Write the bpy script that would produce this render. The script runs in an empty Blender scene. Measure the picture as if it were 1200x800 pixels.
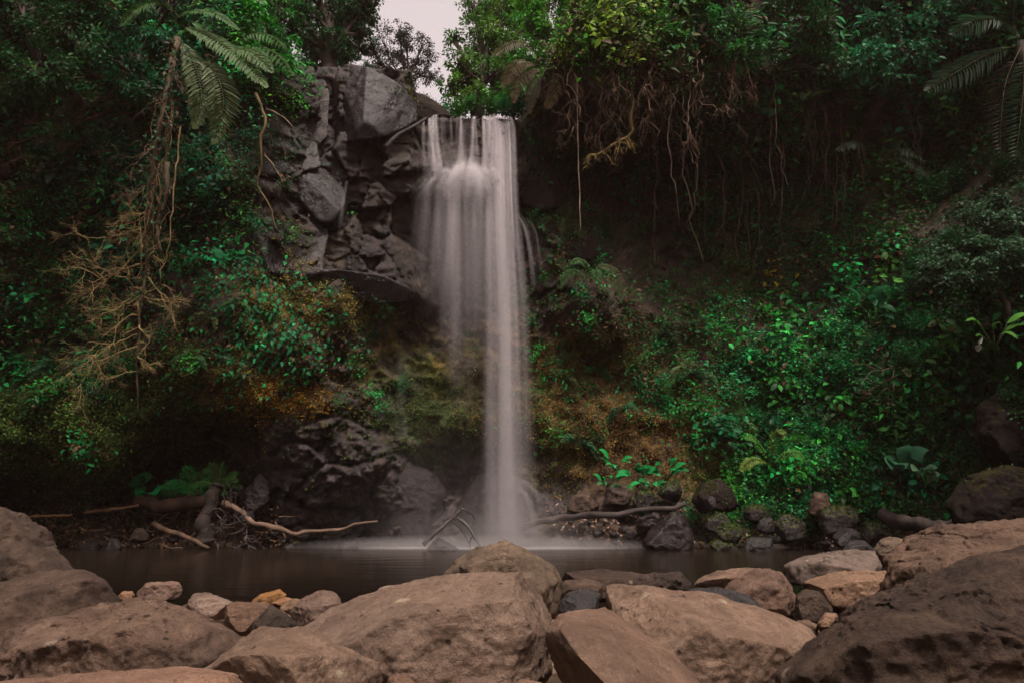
import bpy, bmesh, math, random
import numpy as np
from mathutils import Vector, Matrix
R = math.radians
rng = np.random.default_rng(7)
random.seed(7)
S = bpy.context.scene
C = S.collection

# ------------------------------------------------------------------ camera
CAM_H, F_PX, PITCH = 1.3, 800.0, math.atan(188 / 800)
cd = bpy.data.cameras.new('camera')
cd.lens, cd.sensor_width, cd.sensor_fit = 24, 36, 'HORIZONTAL'
cd.clip_start, cd.clip_end = 0.05, 600
cam = bpy.data.objects.new('camera', cd)
C.objects.link(cam)
cam.location = (0, 0, CAM_H)
cam.rotation_euler = (math.pi / 2 + PITCH, 0, 0)
S.camera = cam
# ------------------------------------------------------------------ sky, sun, exposure
SUN_EL, SUN_AZ = R(64), R(155)          # azimuth clockwise from +Y: behind the camera, to the right
world = bpy.data.worlds.new('World')
S.world = world
world.use_nodes = True
wt = world.node_tree
wt.nodes.clear()
sky = wt.nodes.new('ShaderNodeTexSky')
sky.sky_type = 'NISHITA'
sky.sun_disc = False
sky.sun_elevation, sky.sun_rotation = SUN_EL, SUN_AZ
sky.dust_density, sky.air_density = 4.0, 1.2
hs = wt.nodes.new('ShaderNodeHueSaturation')
hs.inputs['Saturation'].default_value = 0.12
tint = wt.nodes.new('ShaderNodeMix')
tint.data_type, tint.blend_type = 'RGBA', 'MULTIPLY'
tint.inputs[0].default_value = 1
tint.inputs[7].default_value = (1.0, 0.85, 0.82, 1)
bg = wt.nodes.new('ShaderNodeBackground')
bg.inputs['Strength'].default_value = 0.105
wo = wt.nodes.new('ShaderNodeOutputWorld')
wt.links.new(sky.outputs[0], hs.inputs['Color'])
wt.links.new(hs.outputs[0], tint.inputs[6])
wt.links.new(tint.outputs[2], bg.inputs['Color'])
wt.links.new(bg.outputs[0], wo.inputs[0])
sd = bpy.data.lights.new('sun', 'SUN')
sd.energy, sd.angle, sd.color = 1.5, R(14), (1, 0.9, 0.8)
so = bpy.data.objects.new('sun', sd)
C.objects.link(so)
sv = Vector((math.sin(SUN_AZ) * math.cos(SUN_EL), math.cos(SUN_AZ) * math.cos(SUN_EL), math.sin(SUN_EL)))
so.rotation_euler = sv.to_track_quat('Z', 'Y').to_euler()
so.location = sv * 60
S.view_settings.view_transform = 'Standard'
S.view_settings.look = 'None'
S.view_settings.exposure = 1.42
S.view_settings.gamma = 1
cy = S.cycles
cy.max_bounces, cy.diffuse_bounces, cy.glossy_bounces = 6, 3, 2
cy.transmission_bounces, cy.transparent_max_bounces, cy.volume_bounces = 4, 64, 0
cy.caustics_reflective = cy.caustics_refractive = False

# ------------------------------------------------------------------ helpers
SP, CP = math.sin(PITCH), math.cos(PITCH)
def W(px, py, Y):
    """the point at world depth Y seen at photograph pixel (px, py); works on arrays"""
    px, py, Y = np.broadcast_arrays(np.asarray(px, float), np.asarray(py, float), np.asarray(Y, float))
    cx, c = (px - 600) / F_PX, (400 - py) / F_PX
    t = Y / (CP - c * SP)
    return np.stack([cx * t, Y, CAM_H + t * (SP + c * CP)], -1)

def hash3(i, j, k, s):
    n = (i * 374761393 + j * 668265263 + k * 1440662683 + s * 974634777) & 0xFFFFFFFF
    n = ((n ^ (n >> 13)) * 1274126177) & 0xFFFFFFFF
    n = ((n ^ (n >> 15)) * 2246822519) & 0xFFFFFFFF
    return ((n ^ (n >> 16)) & 0xFFFFFF) / float(0xFFFFFF)

def vnoise(p, s=0):
    p = np.asarray(p, float)
    f0 = np.floor(p)
    i = f0.astype(np.int64)
    f = p - f0
    u = f * f * f * (f * (f * 6 - 15) + 10)
    r = 0
    for a in (0, 1):
        for b in (0, 1):
            for c in (0, 1):
                w = (u[..., 0] if a else 1 - u[..., 0]) * (u[..., 1] if b else 1 - u[..., 1]) * (u[..., 2] if c else 1 - u[..., 2])
                r = r + w * hash3(i[..., 0] + a, i[..., 1] + b, i[..., 2] + c, s)
    return r * 2 - 1

def fbm(p, o=4, s=0, g=0.5):
    r, a, q = 0, 1.0, np.asarray(p, float)
    for k in range(o):
        r = r + a * vnoise(q, s + k)
        a *= g
        q = q * 2.03 + 3.7
    return r

def ridged(p, o=4, s=0):
    r, a, q = 0, 1.0, np.asarray(p, float)
    for k in range(o):
        r = r + a * (1 - 2 * np.abs(vnoise(q, s + k)))
        a *= 0.5
        q = q * 2.1 + 1.3
    return r

def worley(p, s=0):
    """distance to the nearest and second nearest cell point, and a random value of the cell"""
    p = np.asarray(p, float)
    i = np.floor(p).astype(np.int64)
    d1 = np.full(p.shape[:-1], 9.0)
    d2 = d1.copy()
    val = np.zeros(p.shape[:-1])
    for a in (-1, 0, 1):
        for b in (-1, 0, 1):
            for c in (-1, 0, 1):
                q = i + (a, b, c)
                h = [hash3(q[..., 0], q[..., 1], q[..., 2], s + m) for m in range(4)]
                d = np.sqrt((q[..., 0] + h[0] - p[..., 0]) ** 2 + (q[..., 1] + h[1] - p[..., 1]) ** 2 + (q[..., 2] + h[2] - p[..., 2]) ** 2)
                n = d < d1
                d2 = np.where(n, d1, np.minimum(d2, d))
                val = np.where(n, h[3], val)
                d1 = np.where(n, d, d1)
    return d1, d2, val

def unit(v):
    v = np.asarray(v, float)
    return v / np.maximum(np.linalg.norm(v, axis=-1, keepdims=True), 1e-9)

class MB:
    """collects vertices, faces, colours and uvs and builds ONE mesh object"""
    def __init__(self):
        self.v, self.f, self.c, self.u, self.n = [], [], [], [], 0
    def add(self, v, faces, col=None, uv=None):
        v = np.asarray(v, float).reshape(-1, 3)
        for f in faces:
            f = np.asarray(f, np.int64)
            if f.size:
                self.f.append(f + self.n)
        self.v.append(v)
        c = np.ones((len(v), 4))
        if col is not None:
            k_ = np.asarray(col, float).shape[-1]
            c[:, :k_] = np.asarray(col, float)
        self.c.append(c)
        u = np.zeros((len(v), 2)) if uv is None else np.asarray(uv, float).reshape(-1, 2)
        self.u.append(u)
        self.n += len(v)
        return self
    def mesh(self, name, mat, smooth=True, uv=False):
        m = bpy.data.meshes.new(name)
        v = np.concatenate(self.v)
        m.vertices.add(len(v))
        m.vertices.foreach_set('co', v.astype(np.float32).ravel())
        loops = np.concatenate([f.ravel() for f in self.f])
        tot = np.concatenate([np.full(len(f), f.shape[1]) for f in self.f])
        st = np.concatenate([[0], np.cumsum(tot)[:-1]])
        m.loops.add(len(loops))
        m.loops.foreach_set('vertex_index', loops.astype(np.int32))
        m.polygons.add(len(tot))
        m.polygons.foreach_set('loop_start', st.astype(np.int32))
        m.polygons.foreach_set('loop_total', tot.astype(np.int32))
        m.polygons.foreach_set('use_smooth', np.full(len(tot), smooth))
        ca = m.color_attributes.new('Col', 'FLOAT_COLOR', 'POINT')
        ca.data.foreach_set('color', np.concatenate(self.c).astype(np.float32).ravel())
        if uv:
            ul = m.uv_layers.new(name='UVMap')
            ul.data.foreach_set('uv', np.concatenate(self.u)[loops].astype(np.float32).ravel())
        m.update(calc_edges=True)
        m.validate()
        m.materials.append(mat)
        return m
    def build(self, name, mat, parent=None, smooth=True, uv=False):
        o = bpy.data.objects.new(name, self.mesh(name, mat, smooth, uv))
        C.objects.link(o)
        if parent is not None:
            o.parent = parent
            o.matrix_parent_inverse = parent_inv(parent)
        return o

def parent_inv(p):
    return (Matrix.LocRotScale(p.location, p.rotation_euler, p.scale)).inverted()

def tag(o, label=None, cat=None, group=None, kind=None):
    for k, v in (('label', label), ('category', cat), ('group', group), ('kind', kind)):
        if v:
            o[k] = v
    return o

def thing(name, label, cat, loc=(0, 0, 0), group=None):
    o = bpy.data.objects.new(name, None)
    o.empty_display_size = 0.2
    o.location = [float(q) for q in loc]
    C.objects.link(o)
    return tag(o, label, cat, group)

def dup(root, loc, rot=(0, 0, 0), sc=1.0, label=None, group=None):
    r = root.copy()
    C.objects.link(r)
    r.location, r.rotation_euler = [float(q) for q in loc], rot
    r.scale = (sc, sc, sc) if np.isscalar(sc) else sc
    if label: r['label'] = label
    if group: r['group'] = group
    for ch in list(root.children):
        c = ch.copy()
        C.objects.link(c)
        c.parent = r
        for g in list(ch.children):
            d = g.copy()
            C.objects.link(d)
            d.parent = c
    return r

# ------------------------------------------------------------------ materials
def new_mat(name):
    m = bpy.data.materials.new(name)
    m.use_nodes = True
    nt = m.node_tree
    nt.nodes.clear()
    out = nt.nodes.new('ShaderNodeOutputMaterial')
    return m, nt, out

class G:
    """small node graph helper"""
    def __init__(self, nt):
        self.nt = nt
    def node(self, t, **kw):
        n = self.nt.nodes.new(t)
        for k, v in kw.items():
            setattr(n, k, v)
        return n
    def set(self, n, key, val):
        if hasattr(val, 'is_output'):
            self.nt.links.new(val, n.inputs[key])
        else:
            n.inputs[key].default_value = val
    def noise(self, vec, scale, detail=6, rough=0.6, dist=0.0, out='Fac'):
        n = self.node('ShaderNodeTexNoise')
        self.set(n, 'Vector', vec)
        n.inputs['Scale'].default_value, n.inputs['Detail'].default_value = scale, detail
        n.inputs['Roughness'].default_value, n.inputs['Distortion'].default_value = rough, dist
        return n.outputs[out]
    def ramp(self, fac, stops):
        n = self.node('ShaderNodeValToRGB')
        self.set(n, 'Fac', fac)
        el = n.color_ramp.elements
        while len(el) < len(stops):
            el.new(0.5)
        for e, (p, c) in zip(el, stops):
            e.position = p
            e.color = (c, c, c, 1) if np.isscalar(c) else (*c, 1)
        return n.outputs['Color']
    def math(self, op, a, b=0.0, c=0.0, clamp=False):
        n = self.node('ShaderNodeMath', operation=op, use_clamp=clamp)
        self.set(n, 0, a); self.set(n, 1, b); self.set(n, 2, c)
        return n.outputs[0]
    def mix(self, fac, a, b, blend='MIX'):
        n = self.node('ShaderNodeMix', data_type='RGBA', blend_type=blend)
        self.set(n, 0, fac)
        self.set(n, 6, a if hasattr(a, 'is_output') else (*a, 1))
        self.set(n, 7, b if hasattr(b, 'is_output') else (*b, 1))
        return n.outputs[2]
    def bump(self, h, strength, dist, normal=None):
        n = self.node('ShaderNodeBump')
        n.inputs['Strength'].default_value, n.inputs['Distance'].default_value = strength, dist
        self.set(n, 'Height', h)
        if normal is not None:
            self.set(n, 'Normal', normal)
        return n.outputs[0]

def rock_mat(name, base, dark, light, rough=0.75, spec=0.3, moss=0.0, moss_col=(.05, .065, .012), lichen=0.0, sc=1.0, bump=1.0, crack_v=.6):
    m, nt, out = new_mat(name)
    g = G(nt)
    oi = g.node('ShaderNodeObjectInfo')
    geo = g.node('ShaderNodeNewGeometry')
    off = g.node('ShaderNodeVectorMath', operation='SCALE')
    cmb = g.node('ShaderNodeCombineXYZ')
    for k in range(3):
        g.set(cmb, k, oi.outputs['Random'])
    g.set(off, 0, cmb.outputs[0]); off.inputs['Scale'].default_value = 37.0
    add = g.node('ShaderNodeVectorMath', operation='ADD')
    g.set(add, 0, geo.outputs['Position']); g.set(add, 1, off.outputs[0])
    P = add.outputs[0]
    big = g.noise(P, 1.3 * sc, 5, 0.6, 0.6)
    mid = g.noise(P, 5 * sc, 8, 0.68, 0.3)
    fine = g.noise(P, 28 * sc, 6, 0.75)
    col = g.mix(g.ramp(big, [(.3, 0), (.7, 1)]), dark, base)
    col = g.mix(g.math('MULTIPLY', g.ramp(mid, [(.44, 0), (.74, 1)]), .75), col, light)
    # darker joints and pits
    vor = g.node('ShaderNodeTexVoronoi', feature='F1')
    g.set(vor, 'Vector', P); vor.inputs['Scale'].default_value = 7 * sc
    g.set(vor, 'Randomness', 1.0)
    pit = g.ramp(g.math('ADD', vor.outputs['Distance'], g.math('MULTIPLY', g.math('SUBTRACT', mid, .5), .5)), [(.03, 1), (.1, 0)])
    col = g.mix(g.math('MULTIPLY', pit, .8), col, tuple(c * .35 for c in dark))
    col = g.mix(g.math('MULTIPLY', g.ramp(fine, [(.38, 1), (.5, 0)]), .45), col, dark)
    col = g.mix(g.math('MULTIPLY', g.ramp(fine, [(.6, 0), (.72, 1)]), .3), col, tuple(min(1, c * 1.25) for c in light))
    # every stone a shade of its own
    hsv = g.node('ShaderNodeHueSaturation')
    g.set(hsv, 'Color', col)
    g.set(hsv, 'Value', g.math('MULTIPLY_ADD', oi.outputs['Random'], .5, .74))
    rnd2 = g.math('FRACT', g.math('MULTIPLY', oi.outputs['Random'], 17.3))
    g.set(hsv, 'Saturation', g.math('MULTIPLY_ADD', rnd2, .28, .84))
    g.set(hsv, 'Hue', g.math('MULTIPLY_ADD', g.math('FRACT', g.math('MULTIPLY', oi.outputs['Random'], 41.7)), .01, .4945))
    col = hsv.outputs[0]
    rgh = rough
    if lichen:
        v2 = g.node('ShaderNodeTexVoronoi', feature='F1')
        g.set(v2, 'Vector', P); v2.inputs['Scale'].default_value = 3.1 * sc
        li = g.ramp(g.math('ADD', v2.outputs['Distance'], g.math('MULTIPLY', g.math('SUBTRACT', fine, .5), .45)), [(.07, 1), (.12, 0)])
        li = g.math('MULTIPLY', li, g.ramp(big, [(.5, 0), (.56, 1)]))
        col = g.mix(g.math('MULTIPLY', li, lichen), col, (.5, .42, .3))
    if moss:
        sep = g.node('ShaderNodeSeparateXYZ')
        g.set(sep, 0, geo.outputs['Normal'])
        mm = g.math('ADD', g.math('MULTIPLY', sep.outputs[2], .8), g.math('MULTIPLY', g.math('SUBTRACT', g.noise(P, 6, 8, .75), .5), 4.0))
        mm = g.ramp(g.math('ADD', mm, moss - .5), [(.4, 0), (.7, 1)])
        mc = g.mix(big, moss_col, tuple(c * f for c, f in zip(moss_col, (1.9, 1.25, .9))))
        col = g.mix(mm, col, mc)
    cr = g.node('ShaderNodeTexVoronoi', feature='DISTANCE_TO_EDGE')
    wv = g.node('ShaderNodeVectorMath', operation='MULTIPLY_ADD')
    nz = g.noise(P, 2.2 * sc, 5, .65, out='Color')
    g.set(wv, 0, nz); wv.inputs[1].default_value = (.8, .8, .8); g.set(wv, 2, P)
    g.set(cr, 'Vector', wv.outputs[0]); cr.inputs['Scale'].default_value = 1.5 * sc
    crk = g.math('MULTIPLY', g.ramp(cr.outputs['Distance'], [(.0, 1), (.022, 0)]), g.ramp(big, [(.45, 0), (.6, 1)]))
    col = g.mix(g.math('MULTIPLY', crk, crack_v), col, tuple(c * .3 for c in dark))
    spk = g.noise(P, 75 * sc, 3, .8)
    col = g.mix(g.math('MULTIPLY', g.ramp(spk, [(.36, 1), (.46, 0)]), .5), col, tuple(c * .6 for c in dark))
    col = g.mix(g.math('MULTIPLY', g.ramp(spk, [(.6, 0), (.7, 1)]), .35), col, light)
    h = g.math('ADD', g.math('MULTIPLY', mid, 1.0), g.math('MULTIPLY', fine, .5))
    h = g.math('SUBTRACT', h, g.math('MULTIPLY', crk, crack_v))
    h = g.math('SUBTRACT', h, g.math('MULTIPLY', pit, 1.2))
    mus = g.noise(P, 110 * sc, 4, .7)
    nrm = g.bump(h, .75 * bump, .06 / sc)
    nrm = g.bump(mus, .4 * bump, .012 / sc, nrm)
    b = g.node('ShaderNodeBsdfPrincipled')
    g.set(b, 'Base Color', col); g.set(b, 'Normal', nrm)
    g.set(b, 'Roughness', g.math('MULTIPLY_ADD', mid, .3, rgh - .15))
    b.inputs['Specular IOR Level'].default_value = spec
    nt.links.new(b.outputs[0], out.inputs[0])
    return m

def attr_mat(name, rough=0.6, spec=0.3, transl=0.0, vary=0.3, nscale=6.0, bump=0.0, bdist=.03, gloss_attr=False):
    """base colour from the mesh's own colour attribute, broken up with noise"""
    m, nt, out = new_mat(name)
    g = G(nt)
    at = g.node('ShaderNodeAttribute', attribute_name='Col')
    geo = g.node('ShaderNodeNewGeometry')
    n1 = g.noise(geo.outputs['Position'], nscale, 6, .7)
    hsv = g.node('ShaderNodeHueSaturation')
    g.set(hsv, 'Color', at.outputs['Color'])
    g.set(hsv, 'Value', g.math('MULTIPLY_ADD', n1, 2 * vary, 1 - vary))
    b = g.node('ShaderNodeBsdfPrincipled')
    g.set(b, 'Base Color', hsv.outputs[0])
    b.inputs['Roughness'].default_value = rough
    b.inputs['Specular IOR Level'].default_value = spec
    if gloss_attr:
        g.set(b, 'Roughness', g.math('MULTIPLY_ADD', at.outputs['Alpha'], rough - .3, .3))
    if bump:
        n2 = g.noise(geo.outputs['Position'], nscale * 3, 8, .75)
        hh = g.math('ADD', n1, g.math('MULTIPLY', n2, .5))
        g.set(b, 'Normal', g.bump(hh, bump, bdist))
    if transl:
        t = g.node('ShaderNodeBsdfTranslucent')
        g.set(t, 'Color', hsv.outputs[0])
        mx = g.node('ShaderNodeMixShader')
        mx.inputs[0].default_value = transl
        nt.links.new(b.outputs[0], mx.inputs[1]); nt.links.new(t.outputs[0], mx.inputs[2])
        nt.links.new(mx.outputs[0], out.inputs[0])
    else:
        nt.links.new(b.outputs[0], out.inputs[0])
    return m

M = {}
M['warm'] = rock_mat('warm_river_stone', (.24, .147, .099), (.1, .062, .044), (.36, .238, .168), .8, .25, lichen=.7, bump=1.7, crack_v=.12)
M['brown'] = rock_mat('brown_river_stone', (.09, .055, .037), (.028, .019, .0145), (.17, .112, .076), .82, .25, lichen=.4, bump=2.0, crack_v=.2)
M['dark'] = rock_mat('dark_wet_stone', (.02, .0155, .015), (.008, .0063, .006), (.045, .036, .034), .5, .4)
M['grey'] = rock_mat('grey_wet_stone', (.02, .0145, .0145), (.0075, .0057, .0057), (.05, .038, .038), .3, .3, sc=.7, bump=.8)
M['gloss'] = rock_mat('wet_cliff_stone', (.0125, .0092, .0098), (.0045, .0036, .0038), (.036, .027, .0275), .3, .28, sc=.55, bump=.7)
M['streak'] = rock_mat('pale_streaked_stone', (.027, .022, .022), (.01, .0085, .009), (.15, .12, .105), .45, .25, sc=.5)
M['tan'] = rock_mat('tan_brown_river_stone', (.15, .092, .063), (.055, .035, .026), (.26, .17, .12), .82, .25, lichen=.5, bump=2.0, crack_v=.2)
M['mossy'] = rock_mat('mossy_stone', (.02, .0145, .0125), (.008, .006, .0057), (.04, .03, .027), .6, .3, moss=.4, moss_col=(.03, .042, .008))
M['foot'] = rock_mat('rough_wet_cliff_foot', (.022, .0165, .016), (.009, .007, .0068), (.05, .039, .037), .4, .35, sc=1.1, bump=2.0)
M['moss_full'] = rock_mat('moss_covered_stone', (.03, .022, .018), (.013, .01, .009), (.055, .041, .034), .75, .25, moss=.6, moss_col=(.025, .036, .009))
M['leaf'] = attr_mat('leaf', .48, .13, .3, .3, 5)
M['wood'] = attr_mat('bark', .8, .25, 0, .4, 14, .6, .02)
M['wet_wood'] = attr_mat('wet_bark', .4, .5, 0, .4, 14, .6, .02)
M['cliff'] = attr_mat('cliff_rock_and_moss', .75, .3, 0, .5, 6, 1.0, .1, gloss_attr=True)
# ------------------------------------------------------------------ the cliff: depth in metres at points of the gorge
CTRL = """-500 650 9;-500 300 7.5;-500 -300 8;-250 650 15;-250 300 12;-250 -300 12
0 640 21.2;0 600 22.2;0 540 19.7;0 400 19.5;0 200 18.8;0 0 18.4;0 -300 18.6;60 600 22.6
130 640 21.2;130 600 22.8;130 545 20.2;130 400 20;130 200 19.3;130 0 18.8;130 -300 19.3
210 560 25;250 540 24.8;165 560 23.5;285 570 23.4;220 515 23;200 470 20.0;265 470 20.2;200 640 21.2;240 608 22.6
250 300 19.7;250 100 19.3;250 0 19.3;300 450 19.9;318 520 20.6;322 600 21.2;330 640 20.9;350 500 20.2;390 420 20.5
330 380 19.5;310 250 20;330 100 20.3;340 70 21;400 560 20.7;400 640 21.0;430 470 20.5;430 335 20.7;420 385 20.8
400 250 20.9;400 100 21.2;470 560 21.5;470 640 21.4;470 480 21.6;470 400 21.9;480 340 21.1;450 200 21.4;480 130 21.9
540 640 21.8;540 560 22.2;540 480 21.9;540 380 22.6;540 300 23.2;540 246 22.4;540 222 21.0;540 198 21.2;540 172 21.9;540 142 21.6
590 222 21.2;600 560 22.3;600 640 21.9;600 450 22.8;600 350 23.2;600 250 22.8;600 150 21.7
640 625 21.9;640 560 22.4;700 640 21.3;700 580 22.4;700 480 23;700 428 23.7;700 390 21.9;700 340 22.3;690 280 24.6
700 200 26;700 135 23.4;700 90 20.6;700 0 20.6;700 -300 23;650 290 22.3;640 200 23.4
800 640 21.2;800 590 22.4;800 480 23.2;800 400 23.5;800 300 26;800 200 26.2;800 125 21.8;800 0 20.6;800 -300 23
900 640 21;900 590 22;900 500 22.4;900 400 23.2;900 300 25.2;900 200 25.2;900 100 22.6;900 0 21.6;900 -300 23
1000 640 20.4;1000 590 21.3;1000 500 21.3;1000 400 21.6;1000 300 23;1000 200 23.6;1000 0 21.6;1000 -300 22
1100 640 18.5;1100 590 19.5;1100 500 19.5;1100 400 19.4;1100 300 20.2;1100 200 22.4;1100 0 20;1100 -300 20.5
1200 640 16;1200 590 16.8;1200 500 16.8;1200 400 16.7;1200 280 16.9;1200 180 19.8;1200 0 18.2;1200 -300 18
1450 640 11;1450 300 11;1450 -300 11.5;1700 650 8;1700 300 7.5;1700 -300 8"""
ctrl = np.array([[float(x) for x in s.split()] for s in CTRL.replace('\n', ';').split(';')])
cxy, cz = ctrl[:, :2] / 100, ctrl[:, 2]
phi = lambda a, b: np.sqrt(((a[:, None, :] - b[None, :, :]) ** 2).sum(-1) + .02)
nC = len(cz)
A = np.zeros((nC + 3, nC + 3))
A[:nC, :nC] = phi(cxy, cxy)
A[:nC, nC] = 1; A[:nC, nC + 1:] = cxy
A[nC, :nC] = 1; A[nC + 1:, :nC] = cxy.T
wts = np.linalg.solve(A, np.concatenate([cz, [0, 0, 0]]))

def base_depth(px, py):
    q = np.stack([np.ravel(px), np.ravel(py)], -1).astype(float) / 100
    o = np.empty(len(q))
    for i in range(0, len(q), 20000):
        s = q[i:i + 20000]
        o[i:i + 20000] = phi(s, cxy) @ wts[:nC] + wts[nC] + s @ wts[nC + 1:]
    return o.reshape(np.shape(px))

def blob(px, py, L):
    r = np.zeros(np.shape(px))
    for (x, y, rx, ry, w) in L:
        r = r + w * np.exp(-((px - x) / rx) ** 2 - ((py - y) / ry) ** 2)
    return r

JOINTS = [  # px, py, how far the block stands out, tilt, width and height factors
    (352, 118, .5, 2, 1.4, .7), (388, 110, .0, 0, 2, .7), (410, 112, .7, -1.5, 1.2, .8), (450, 118, .5, -2, 1, 1), (335, 178, .6, 1.5, 1, 1), (365, 160, .5, -1, 1, 1), (362, 225, .7, -1, 1, 1), (392, 200, .5, 1, 1.2, 1),
    (412, 186, .8, -1.5, 1, 1), (436, 190, .5, -2, 1, 1), (420, 226, .3, 1, 1, 1.2), (440, 232, .7, -1, 1, 1.2), (462, 176, .6, -1, .8, 1.6), (462, 196, .9, 1, .8, 1.6), (474, 214, .5, 0, .8, 1.4), (320, 250, .6, 2, 1, 1), (352, 285, .9, -1, .8, 1),
    (398, 286, .7, 2, 1.3, .9), (416, 276, .9, -1.5, 1.4, .9), (432, 292, .6, -2, 1.3, .9), (410, 310, .8, 1, 1, 1.3), (395, 255, .0, 0, 1, 1), (440, 262, .1, 1, 1, 1), (360, 318, .8, 0, .6, 1.4), (430, 330, .8, -.5, .6, 1.4), (470, 345, .6, 0, .7, 1.3),
    (480, 260, -.2, 0, 1, .7), (496, 152, .5, 1.5, .8, 1.2), (478, 156, .7, -1, .8, 1.4), (320, 310, .3, 1, 1, 1), (466, 300, .2, 0, 1, .8), (455, 310, .4, 1, 1, 1)]
ROCKY = [(400, 180, 85, 95, 1.2), (400, 290, 90, 50, 1.2), (540, 190, 70, 70, 1), (375, 560, 90, 110, 1.4), (500, 590, 110, 60, 1), (390, 430, 40, 60, .8),
         (650, 230, 60, 80, 1.1), (700, 310, 80, 70, 1), (560, 330, 80, 60, .7), (780, 240, 120, 90, .9)]
MOSSY = [(60, 520, 120, 70, 1), (330, 370, 60, 70, .9), (520, 480, 70, 60, .8), (720, 490, 130, 70, .9), (850, 480, 90, 70, .8), (690, 395, 60, 20, .7)]

def surface(px, py):
    """depth of the broken cliff face, and how rocky it is there"""
    Y = base_depth(px, py)
    P = W(px, py, Y)
    rk = np.clip(blob(px, py, ROCKY), 0, 1)
    d1, d2, val = worley(P * np.array([.55, .5, .8]) + 0.35 * np.stack([fbm(P * .8, 2, 5), fbm(P * .8, 2, 6), fbm(P * .8, 2, 7)], -1), 3)
    e1, e2, val2 = worley(P * np.array([1.5, 1.2, 2.3]), 11)
    disp = .5 * fbm(P * .45, 4, 1) + rk * (.55 * (val - .5) + .22 * (val2 - .5) - .25 * np.exp(-((d2 - d1) / .09) ** 2) - .1 * np.exp(-((e2 - e1) / .1) ** 2))
    disp = disp + rk * (.035 * ridged(P * (5, 5, 8), 4, 33) + .035 * fbm(P * 11, 3, 36, .65)) + (1 - rk) * (.2 * ridged(P * 1.1, 4, 20) - .1) + .07 * fbm(P * 3.2, 5, 30, .62) * (1.5 + rk)
    J = np.array(JOINTS, float)
    wx_ = px + 2.5 * fbm(P * 1.3, 3, 41); wy_ = py + 2.5 * fbm(P * 1.3, 3, 44)
    D = np.stack([np.hypot((wx_ - j[0]) * j[4], (wy_ - j[1]) * j[5]) for j in J], -1)
    near = D.argmin(-1)
    Ds = np.sort(D, -1)
    Jf = np.random.default_rng(19)
    fx, fy, fo_, ft = Jf.uniform(290, 500, 150), Jf.uniform(80, 350, 150), Jf.uniform(-.16, .16, 150), Jf.uniform(-1.2, 1.2, 150)
    D2 = np.stack([np.hypot((wx_ - a) * 1.0, (wy_ - b) * 1.35) for a, b in zip(fx, fy)], -1)
    n2 = D2.argmin(-1)
    NWJ = fbm(P * .9, 3, 61)
    jm = np.clip(blob(px, py, [(400, 190, 95, 105, 1.8), (430, 300, 70, 55, 1.6), (345, 270, 60, 50, 1.3)]), 0, 1)
    plane = J[near, 2] + (wx_ - J[near, 0]) * J[near, 3] * .01 - (wy_ - J[near, 1]) * .004
    disp = disp * (1 - .95 * jm) + jm * (plane - .5 + .8 * fo_[n2] + ft[n2] * .01 * (wx_ - fx[n2]) - .2 * np.exp(-((Ds[..., 1] - Ds[..., 0]) / 1.6) ** 2) + .07 * np.abs(np.sin(P[..., 2] * 7 + 2 * P[..., 0] + 3 * NWJ)) + .045 * fbm(P * (2.5, 2.5, 6), 5, 47, .6))
    calm = 1 - np.exp(-((px - 548) / 62) ** 2 - ((py - 190) / 62) ** 2) * .8
    return Y - disp * calm, rk, P

def top_row(px):
    return np.interp(px, [-600, 235, 300, 335, 350, 480, 496, 606, 622, 650, 690, 760, 1800], [-300, -300, -60, 66, 78, 82, 138, 140, 118, 60, -60, -300, -300])

pxs = np.concatenate([np.arange(-500, -30, 12), np.arange(-30, 290, 3.2), np.arange(290, 660, 2), np.arange(660, 1232, 3.2), np.arange(1232, 1701, 12)])
NV = 310
vv = np.linspace(0, 1, NV)
PX, V = np.meshgrid(pxs, vv)
TOP, BOT = top_row(PX), 668.0
PY = BOT + (TOP - BOT) * V
SY, RK, _ = surface(PX, PY)
SP3 = W(PX, PY, SY)
NW = fbm(SP3 * .9, 4, 50)
NW2 = fbm(SP3 * 3.3, 4, 60)
soil = np.array([.036, .026, .018])
cl = [   # colour, blobs
    ((.03, .024, .024), [(390, 150, 80, 80, 1.2), (360, 280, 60, 50, 1.1), (440, 310, 60, 50, 1), (330, 180, 30, 60, .8)]),
    ((.042, .032, .032), [(380, 530, 80, 110, 1.4), (480, 580, 100, 60, 1.2), (390, 440, 55, 80, 1.1), (560, 330, 90, 90, 1), (550, 190, 60, 60, 1.2), (600, 600, 90, 40, 1)]),
    ((.065, .043, .033), [(650, 240, 60, 90, 1.2), (720, 260, 110, 110, 1.2), (690, 350, 50, 30, .6), (680, 600, 70, 35, .9), (760, 200, 120, 70, .5)]),
    ((.06, .085, .02), [(60, 500, 130, 70, 1), (150, 540, 60, 50, .8), (520, 490, 45, 45, 1.05), (470, 455, 40, 40, .8), (880, 500, 60, 60, .7), (820, 470, 80, 30, .6), (40, 400, 60, 60, .5)]),
    ((.16, .115, .02), [(335, 350, 45, 35, 1), (330, 465, 40, 18, 1.3), (420, 365, 30, 25, .9), (300, 430, 40, 40, .6), (250, 455, 60, 40, .6), (530, 420, 60, 35, .7), (680, 460, 60, 50, .6), (845, 570, 30, 20, .8), (450, 430, 18, 40, .8), (705, 398, 45, 12, .8)]),
    ((.085, .05, .017), [(700, 480, 100, 70, .95), (800, 520, 90, 45, 1), (640, 430, 60, 50, .7), (560, 430, 60, 50, .6), (20, 590, 40, 20, 1), (850, 300, 30, 50, .45), (690, 395, 60, 22, .6), (760, 420, 80, 30, .5)]),
]
num = np.zeros(PX.shape + (3,)) + soil * .28
den = np.zeros(PX.shape) + .28
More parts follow.
